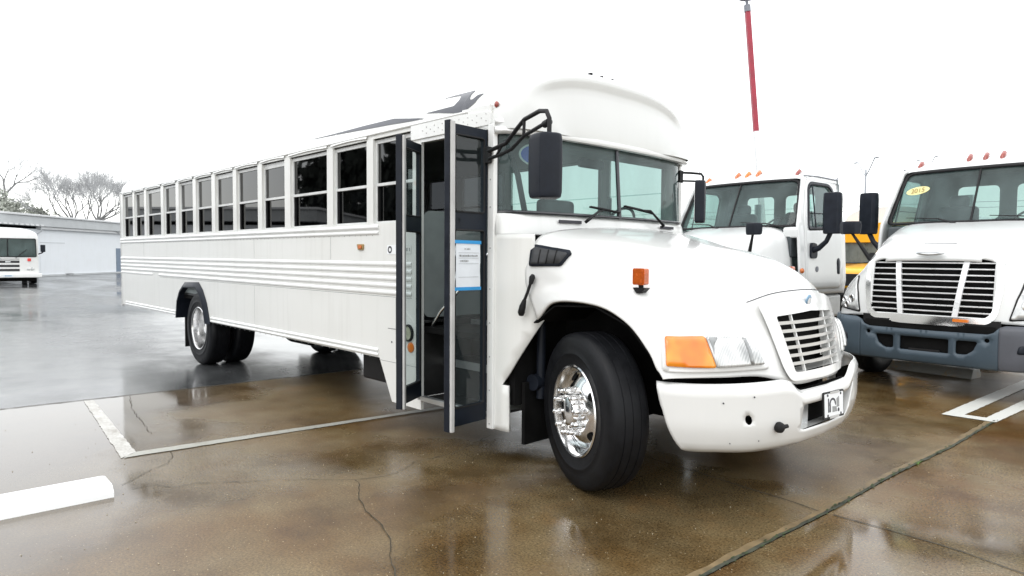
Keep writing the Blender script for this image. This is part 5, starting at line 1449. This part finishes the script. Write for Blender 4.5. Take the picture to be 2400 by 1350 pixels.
for s_ in (-1, 1):
    e = MB(); e.prism(rrect(s_*.83-.07, s_*.83+.07, 1.15, 1.29, .02), 'y', -.03, 0); e.build('signal_lamp', 'brightred', fb)
    hl = MB(); hl.lathe([(.075, 0), (.08, -.02), (.06, -.03), (.0005, -.03)], 16, 0, Matrix.Translation((s_*.80, 0, .78))); hl.lathe([(.075, 0), (.08, -.02), (.06, -.03), (.0005, -.03)], 16, 0, Matrix.Translation((s_*.95, 0, .78))); hl.build('headlight', 'lens', fb, smooth=40)
    e = MB(); e.tube([(s_*1.2, .05, 1.5), (s_*1.33, -.15, 1.55), (s_*1.38, -.2, 1.6)], .03, 8); e.build('mirror_arm', 'black', fb, smooth=50)
    e = MB(); e.box(s_*1.38-.10, s_*1.38+.10, -.27, -.15, 1.60, 1.95); e.build('mirror_head', 'mirror_black', fb, bevel=.03)
    wheel(fb, (s_*1.03, 1.9, .48), rad(90*s_), .48, .26, 'front'); wheel(fb, (s_*1.03, 7.5, .48), rad(90*s_), .48, .26, 'rear')
    for y in range(7):
        e = MB(); e.box(s_*1.205-.004, s_*1.205+.004, 1.6+y*1.2, 2.6+y*1.2, 1.45, 2.15); e.build('window', 'glass_dark', fb)
e = MB(); e.box(-1.32, 1.32, -.20, .0, .36, .56); e.build('front_bumper', 'white', fb, bevel=.03)
e = MB(); e.box(-.2, .2, -.215, -.2, .40, .52); e.build('licence_plate', 'paper', fb)
e = MB(); e.box(-.13, .13, -.218, -.2155, .435, .475); e.build('plate_mark', 'badge', fb)
e = MB(); e.box(-1.05, 1.05, .3, 2.2, .18, .42); e.build('undercarriage', 'dark', fb)
e = MB()
for x in (-.12, 0, .12, -.75, .75): e.box(x-.035, x+.035, -.01, .03, 2.58 if abs(x) < .5 else 2.48, 2.61 if abs(x) < .5 else 2.51)
e.build('roof_marker', 'brown_ink', fb)

# ================================================================== warehouse
D = Vec((-0.73943, 0.673234, 0)); wang = math.atan2(D.y, D.x)
wh = thing('warehouse', 'long low white warehouse with grey fascia behind the flat-nosed bus', 'building', (-50.94, 3.832, 0), wang)
e = MB(); e.box(-28, 34, 0, 22, 0, 3.12)
e.build('wall', 'building', wh)
e = MB(); e.box(-28.2, 34.2, -.35, 22.2, 3.30, 3.92); e.build('fascia', 'fascia', wh, bevel=.02)
e = MB(); e.box(-28.3, 34.3, -.45, 22.3, 3.92, 4.05); e.build('roof_trim', 'roof_trim', wh, bevel=.02)
e = MB(); e.box(-.4, 34.1, -.22, .1, 3.12, 3.30)
for k in range(16): e.box(-7.8+k*.48, -7.8+k*.48+.30, -.38, -.352, 3.30, 3.40)
e.build('eave_strip', 'roof_trim', wh, bevel=.01)
e = MB(); e.box(-.2, 2.35, -.03, .0, 2.24, 2.275); e.build('door_track', 'fascia', wh)
e = MB(); e.box(-.2, 2.30, -.012, -.004, .05, 2.24); e.build('roller_door', 'building', wh)
e = MB(); e.box(8.70, 9.9, -.03, .0, 0.0, 1.97); e.build('side_door', 'blue_door', wh)
e = MB(); e.box(2.31, 3.16, -.10, .0, .02, .13); e.build('floor_vent', 'dark', wh)
e = MB(); e.tube([(-.45, -.30, 3.25), (-.45, -.30, 2.98), (-.62, -.1, 2.75), (-.62, -.1, .1)], .05, 8); e.tube([(8.2, -.30, 4.0), (8.3, -.30, 3.3), (8.8, -.25, 3.15)], .03, 6); e.build('downpipe', 'fascia', wh, smooth=60)
e = MB(); e.box(-28, 34, -.10, 0.0, 0.0, .12); e.build('wall_base', 'fascia', wh)

# ================================================================== bare trees
def bare_tree(label, x, y, stems, seed, zb, spread, depth=7, r0=.14, group='bare trees behind the warehouse'):
    """stems: (lateral lean to image right, rise, length) of the main limbs leaving the short trunk at height zb"""
    rng = random.Random(seed); t = thing('bare_tree', label, 'tree', (x, y, 0), 0, group)
    trunk = MB(); crown = MB(); lat = Vec((.19, .98, 0)); dep = Vec((.98, -.19, 0))
    def grow(p, d, L, r, lv):
        n = 4 if lv < 3 else (3 if lv < 5 else 2); pts = [p]; q = p.copy(); dd = d.copy()
        for i in range(n):
            dd = (dd+Vec((rng.uniform(-1, 1), rng.uniform(-1, 1), rng.uniform(-.7, .85)))*.15).normalized()
            q = q+dd*L/n; pts.append(q.copy())
        (crown if lv < 3 else tw).tube(pts, [r*(1-.3*i/n) for i in range(n+1)], 5 if lv < 2 else 3, caps=False)
        if lv >= depth: return
        k = 3 if (lv >= 1 or rng.random() < .6) else 2
        for i in range(k):
            a = rng.uniform(0, 2*math.pi); sp = rng.uniform(.25, .85)*spread
            u = dd.orthogonal().normalized(); v = dd.cross(u)
            nd = (dd+(u*math.cos(a)+v*math.sin(a))*sp+Vec((0, 0, .06))).normalized()
            grow(pts[-1] if i < 2 else pts[-2], nd, L*rng.uniform(.68, .88), max(.007, r*.58), lv+1)
    tw = MB()
    trunk.tube([(0, 0, 0), (0, 0, zb*.6), (0, 0, zb)], [r0*2.2, r0*1.7, r0*1.5], 10)
    base = Vec((0, 0, zb-.05))
    for (dx, dz, L) in stems:
        grow(base, (lat*dx+dep*rng.uniform(-.35, .35)+Vec((0, 0, dz))).normalized(), L, r0, 0)
    trunk.build('trunk', 'bark', t, smooth=60); crown.build('limbs', 'bark', t, smooth=60); tw.build('twigs', 'twig', t)
    return t
bare_tree('wide spreading bare tree, middle one of those above the warehouse roof', -66, 8.4, [(-1.3, .42, 1.75), (-1.0, .70, 1.6), (-1.2, .18, 1.5), (-.25, 1.0, 1.15), (.45, .9, 1.0), (-.6, .85, 1.4), (.1, 1, 1.2)], 11, 4.2, .78, 6, .085)
bare_tree('thin upright bare tree close behind the spreading bare tree', -70, 10.3, [(.1, 1, 1.4), (-.25, 1, 1.3), (.3, 1, 1.4)], 5, 4.6, .8, 6, .055)
bare_tree('dense bare tree leaning right, half hidden by the rear of the white bus', -64, 9.9, [(.2, 1, 1.15), (-.45, .9, 1.0), (1.0, .75, 1.35), (1.1, .45, 1.4), (.6, .9, 1.25), (-.1, 1, 1.2)], 23, 4.3, .78, 6, .085)
bare_tree('tall sparse bare tree at the left edge, rising out of the dull green bushes', -62.6, 3.35, [(-.65, .6, 1.3), (-.1, 1, 1.3), (.55, .7, 1.2), (-.9, .4, 1.1)], 42, 6.1, .95, 5, .085)
# brush below the left tree
def bush(label, x, y, rx, rz, n, seed, mat='foliage'):
    rng = random.Random(seed); t = thing('evergreen_bush', label, 'bush', (x, y, 0), 0, 'bushes behind the warehouse')
    e = MB()
    for i in range(n):
        a = rng.uniform(0, 2*math.pi); u = rng.uniform(-1, 1); rr_ = rng.random()**.4*(1+.18*math.sin(a*3+seed)+.15*math.sin(u*7+a*2))
        s_ = math.sqrt(1-u*u); p = Vec((rx*rr_*s_*math.cos(a), rx*rr_*s_*math.sin(a), rz*.5+rz*.5*rr_*u))
        d1 = Vec((rng.uniform(-1, 1), rng.uniform(-1, 1), rng.uniform(-1, 1))).normalized()*rng.uniform(.07, .17); d2 = d1.orthogonal().normalized()*rng.uniform(.06, .13)
        e.add([p-d1, p+d2, p+d1, p-d2], [(0, 1, 2, 3)])
    e.build('leaves', mat, t)
    e = MB(); e.tube([(0, 0, 0), (0, 0, rz*.6)], [.12, .05], 8); e.build('stem', 'bark', t)
bush('rounded olive green bush at the left edge under the tall sparse tree', -62.5, 2.9, 1.8, 6.0, 9000, 1)
bush('low grey green bush between the left edge bush and the spreading tree', -66, 5.2, 1.7, 5.6, 6000, 2)
bush('lowest flat bush peeking over the roof beside the spreading tree', -66, 6.6, 1.6, 4.9, 4000, 3)

# woods across the lot, behind the camera's left shoulder (mirrored in the bus windows)
e = MB(); rng = random.Random(3)
for i in range(7000):
    x = rng.uniform(-95, -14); top = 15+3.0*math.sin(x*.13)+2.0*math.sin(x*.37+1)
    z = rng.uniform(0, top)**1.0; y = -46+rng.uniform(-2.5, 2.5)
    s_ = rng.uniform(.5, 1.3)
    p = Vec((x, y, z)); d1 = Vec((rng.uniform(-1, 1), rng.uniform(-.4, .4), rng.uniform(-1, 1))).normalized()*s_; d2 = d1.cross(Vec((0, 1, .2))).normalized()*s_*.7
    e.add([p-d1, p+d2, p+d1, p-d2], [(0, 1, 2, 3)])
o = e.build('distant_woods', 'woods', None); tag(o, 'dark line of woods mirrored in the side windows of the white bus', 'woods'); o['kind'] = 'stuff'

# ================================================================== poles and lamps
po = thing('light_pole', 'tall red topped light pole leaning slightly behind the trucks', 'light pole', (-10.35, 21.9, 0))
def ppt(z): return Vec((.30*(6.6-z)/4.8*.95+.03, -.30*(6.6-z)/4.8*.1-.3, z))
base = Vec((-10.1+10.35, 21.38-21.9, 6.62)); topp = Vec((-10.45+10.35-.02, 21.2-21.9, 11.2)); dv = (topp-base)/(topp.z-base.z)
def at_z(z): return base+dv*(z-base.z)
e = MB(); e.tube([at_z(6.62), at_z(11.38)], .13, 4); e.build('upper_pole', 'pole_red', po)
e = MB(); e.tube([at_z(0.0), at_z(6.62)], .131, 4); e.build('lower_pole', 'pole_white', po)
e = MB(); e.tube([at_z(11.38), at_z(11.64)], .13, 12); e.tube([at_z(11.64), at_z(11.9)], .06, 10); e.build('pole_collar', 'galv', po, smooth=40)
e = MB(); e.lathe([(.06, 0), (.30, .06), (.42, .14), (.42, .22), (.2, .36), (.001, .38)], 24, 0, Matrix.Translation(at_z(11.84)) @ Matrix.Rotation(rad(90), 4, 'X')); e.build('lamp_head', 'galv', po, smooth=40)
e = MB(); e.box(-.25+.5, .25+.5, -.5-.25, -.5+.25, 0, .5); e.build('footing', 'pole_white', po, bevel=.03)
def far_lamp(label, x, y, h, s_=1.0):
    t = thing('street_lamp', label, 'street lamp', (x, y, 0), rad(-43), 'far double arm street lamps')
    e = MB(); e.tube([(0, 0, 0), (0, 0, h+.25)], [.12*s_, .07*s_], 8); e.build('pole', 'lamp_grey', t, smooth=60)
    e = MB()
    for sg in (-1, 1): e.tube([(0, 0, h-.3), (sg*.5*s_, 0, h+.15*s_), (sg*1.1*s_, 0, h+.85*s_), (sg*1.25*s_, 0, h+.95*s_)], .045*s_, 6)
    e.build('lamp_arms', 'lamp_grey', t, smooth=60)
    for sg in (-1, 1):
        e = MB(); e.box(sg*1.5*s_-.25*s_, sg*1.5*s_+.25*s_, -.12, .12, h+.92*s_, h+1.0*s_); e.build('lamp_head', 'lamp_grey', t, bevel=.03)
far_lamp('thin double arm street lamp seen between the two white trucks', -16.45, 52.25, 8.3)
far_lamp('faint farther street lamp just left of the nearest truck roof', -17.5, 72, 10.6, 1.0)
wl = MB()
for dz in (0, .5):
    pts = [(-60+12*k, 60+2*k, 6.1+dz+.5*((k % 4)-1.5)**2*.12) for k in range(11)]
    wl.tube(pts, .022, 4)
o = wl.build('overhead_wires', 'lamp_grey', None); tag(o, 'overhead wires strung far behind the trucks', 'wires')
# boulder-grey tank seen right of the yellow bus
# ================================================================== ground
def sheet(name, poly, z, mat, holes=(), thick=0):
    e = MB(); v, f = cdt(poly, holes)
    e.add([(p[0], p[1], z) for p in v], f); return e.build(name, mat, None)
struct(sheet('asphalt_lot', [(-900, -900), (900, -900), (900, 900), (-900, 900)], -.008, 'asphalt'))
gy_ = math.tan(rad(4.1))
def jag(p0, p1, n, amp, seed):
    rng = random.Random(seed); a, b = Vec(p0), Vec(p1); nn = (b-a).orthogonal().normalized()
    return [tuple(a.lerp(b, i/n)+nn*rng.uniform(-amp, amp)) for i in range(n+1)]
edgeL = [(-5.02+gy_*(-24)-.10, -25), (-5.316, -3.638), (-5.156, -1.453), (-4.95, 1.5), (-4.2, 12), (-3.0, 30)]
jl = [(-.6, -25), (1.20, -2.6), (1.248, -1.652), (1.273, -1.155), (1.327, -.40), (1.364, .664), (1.455, 1.896), (1.487, 2.982), (1.62, 5.5), (2.6, 30)]
struct(sheet('concrete_pad', edgeL+[(p[0]-.010, p[1]) for p in jl[::-1]], 0, 'concrete'))
struct(sheet('concrete_slab', [(p[0]+.010, p[1]) for p in jl]+[(40, 30), (40, -25)], 0, 'slab2'))
# the gap between the two: filler with moss along it
def ribbon(name, pts, w0, z, mat, seed=0, amp=.3, dens=.06):
    rng = random.Random(seed); L = []; R_ = []
    P_ = [Vec(p) for p in pts]; Q = []
    for a, b in zip(P_, P_[1:]):
        k = max(1, int((b-a).length/dens))
        Q += [a.lerp(b, i/k) for i in range(k)]
    Q.append(P_[-1])
    for i, p in enumerate(Q):
        t = (Q[min(i+1, len(Q)-1)]-Q[max(i-1, 0)]).normalized(); n_ = Vec((-t.y, t.x))
        wL = w0/2*(1+rng.uniform(-amp, amp)); wR = w0/2*(1+rng.uniform(-amp, amp)); o_ = n_*rng.uniform(-1, 1)*w0*amp*.5
        L.append((*(p+n_*wL+o_), z)); R_.append((*(p-n_*wR+o_), z))
    e = MB(); e.grid([L, R_]); return struct(e.build(name, mat, None))
ribbon('expansion_joint', [p for p in jl if -8 < p[1] < 12], .022, .006, 'joint', 3, .30, .06)
ribbon('slab_edge_worn', [(p[0]-.028, p[1]) for p in jl if -8 < p[1] < 12], .045, .004, 'joint_edge', 8, .30, .09)
rng = random.Random(9); e = MB()
def blob(e, cx_, cy_, r, z, n=9, sx=1, sy=1):
    e.add([(cx_+r*sx*rng.uniform(.6, 1.2)*math.cos(2*math.pi*k/n), cy_+r*sy*rng.uniform(.6, 1.2)*math.sin(2*math.pi*k/n), z) for k in range(n)], [tuple(range(n))])
for i in range(150):
    t = rng.random(); y = -1.9+5.2*t+rng.uniform(-.1, .1); x = float(np.interp(y, [p[1] for p in jl], [p[0] for p in jl]))
    blob(e, x+rng.uniform(-.02, .02), y, rng.uniform(.004, .013), .008+.0004*(i % 7), 7, .6, 1.8)
struct(e.build('joint_moss', 'moss', None))
e = MB()
for i in range(26):
    a = rng.uniform(0, 6.28); p = Vec((1.405+rng.uniform(-.015, .015), 1.15+rng.uniform(-.06, .06), .004)); q = p+Vec((math.cos(a)*.03, math.sin(a)*.03, rng.uniform(.006, .018)))
    e.add([p-Vec((.003, 0, 0)), p+Vec((.003, 0, 0)), q], [(0, 1, 2)])
M['weed'] = simple('weed_green', (.10, .20, .03), .7)
o = e.build('weed_tuft', 'weed', None); tag(o, 'small green weed tuft growing in the slab joint', 'weed')
ribbon('transverse_joint', [(-.55, -.17), (.349, -.268), (.759, -.321), (1.111, -.352), (1.29, -.39)], .009, .004, 'crack', 4, .3, .05)
ribbon('slab_joint', [(1.37, -.39), (1.727, -.383), (2.032, -.409), (2.31, -.48), (4, -.62), (9, -1.0)], .009, .004, 'crack', 5, .3, .05)
ribbon('slab_edge_line', [p for p in edgeL if -12 < p[1] < 13], .022, .004, 'crack', 6, .6, .07)
CR = [[(-2.071, -3.353), (-2.13, -3.285), (-2.224, -3.194), (-2.301, -3.104), (-2.379, -2.974), (-2.57, -2.885), (-2.749, -2.869)],
      [(-1.956, -3.329), (-1.929, -3.198), (-1.798, -3.116), (-1.783, -2.986), (-1.721, -2.892), (-1.578, -2.71), (-1.468, -2.509), (-1.286, -2.338), (-1.122, -2.159), (-1.055, -1.975), (-1.085, -1.775), (-1.18, -1.629), (-1.145, -1.295), (-1.364, -.698)],
      [(-1.114, -2.178), (-1.003, -2.189), (-.871, -2.295), (-.626, -2.392), (-.328, -2.469), (-.118, -2.525), (.068, -2.671), (.229, -2.736), (.6, -2.85)],
      [(-5.2, -2.519), (-4.498, -2.682), (-4.049, -2.737), (-3.354, -2.823)]]
def wig(pts, seed, amp=.02):
    r = random.Random(seed); out_ = []
    for a, b in zip(pts, pts[1:]):
        a, b = Vec(a), Vec(b); k = max(2, int((b-a).length/.045)); nn = (b-a).orthogonal().normalized()
        out_ += [tuple(a.lerp(b, i/k)+nn*r.uniform(-amp, amp)) for i in range(k)]
    return out_+[pts[-1]]
for i, c in enumerate(CR): ribbon('crack', wig(c, i, .010), .0065 if i in (2,) else .0042, .004+.0004*i, 'crack', i+10, .75, .03)
# painted lines
LA = [(-5.215, -2.950), (-5.20, -2.862), (-2.845, -3.074), (-2.735, -3.20)]
LB = [(-2.728, -3.193), (-2.837, -3.074), (-2.574, -.90), (-2.40, .6), (-2.32, .58), (-2.49, -.958)]
def rough_poly(poly, seed, amp=.008, dens=.05):
    r = random.Random(seed); out_ = []
    for i, p in enumerate(poly):
        a, b = Vec(p), Vec(poly[(i+1) % len(poly)]); k = max(1, int((b-a).length/dens))
        out_ += [tuple(a.lerp(b, j/k)+Vec((r.uniform(-amp, amp), r.uniform(-amp, amp)))) for j in range(k)]
    return out_
struct(sheet('faded_bay_line', rough_poly(LA, 1, .005), .0042, 'line')); struct(sheet('bay_line', rough_poly(LB, 2, .005), .0062, 'line_mid'))
RO = [(1.072, 3.126), (1.516, 3.131), (1.62, 4.131), (1.74, 7.6), (1.58, 7.6), (1.375, 3.277), (1.227, 3.271), (1.43, 7.6), (1.27, 7.6), (1.159, 4.437)]
RO = [(1.072, 3.126), (1.516, 3.131), (1.60, 4.131), (1.86, 7.6), (1.70, 7.6), (1.41, 3.285), (1.235, 3.275), (1.50, 7.6), (1.34, 7.6), (1.14, 4.40)]
struct(sheet('double_bay_line', rough_poly(RO, 3, .004), .0065, 'line_new'))
# wheel stops
def wheel_stop(label, x, y, rz, L, w_, h, mat, group='parking wheel stops'):
    rows = []
    for xx, k in ((-L/2, .93), (-L/2+.015, .99), (-L/2+.05, 1), (L/2-.05, 1), (L/2-.015, .99), (L/2, .93)):
        rows.append([(xx, -w_/2, .0), (xx, -w_/2*.98, .03), (xx, -w_/2*.72, h*k*.93), (xx, -w_/2*.60, h*k), (xx, w_/2*.60, h*k), (xx, w_/2*.72, h*k*.93), (xx, w_/2*.98, .03), (xx, w_/2, 0)])
    e = MB(); e.grid(rows); e.add(rows[0], [tuple(range(8))]); e.add(rows[-1], [tuple(range(8))])
    o = e.build('wheel_stop', mat, None, smooth=40); o.location = (x, y, 0); o.rotation_euler = (0, 0, rz); tag(o, label, 'wheel stop', group)
wheel_stop('white painted wheel stop lying at the left edge in the foreground', -2.06, -4.36, rad(88), 1.83, .33, .075, 'block')
wheel_stop('grey wheel stop with yellow stains under the front of the right truck', .0, 5.95, rad(-18), 1.4, .30, .12, 'stop2') if False else None
M['stop2'] = worn_line('stained_stop', (.30, .30, .28), .3, .5, (.45, .25, .03))
wheel_stop('grey wheel stop with yellow stains under the nose of the right truck', .05, 5.95, rad(-8), 1.5, .30, .12, 'stop2')
# pebbles / debris on the wet concrete
e = MB(); rng = random.Random(21)
for i in range(420):
    x, y = rng.uniform(-4.5, 2.6), rng.uniform(-4.2, 1.0); r = rng.uniform(.0015, .0045)
    c = Vec((x, y, r*.6)); e.add([c+Vec((r, 0, 0)), c+Vec((0, r, 0)), c+Vec((-r, 0, 0)), c+Vec((0, -r, 0)), c+Vec((0, 0, r)), c-Vec((0, 0, r))], [(0, 1, 4), (1, 2, 4), (2, 3, 4), (3, 0, 4), (1, 0, 5), (2, 1, 5), (3, 2, 5), (0, 3, 5)])
M['pebble'] = simple('pebble', (.38, .33, .24), .6, var=.4, scale=3)
o = e.build('grit', 'pebble', None); tag(o, 'fine pale grit scattered over the wet concrete', 'grit'); o['kind'] = 'stuff'
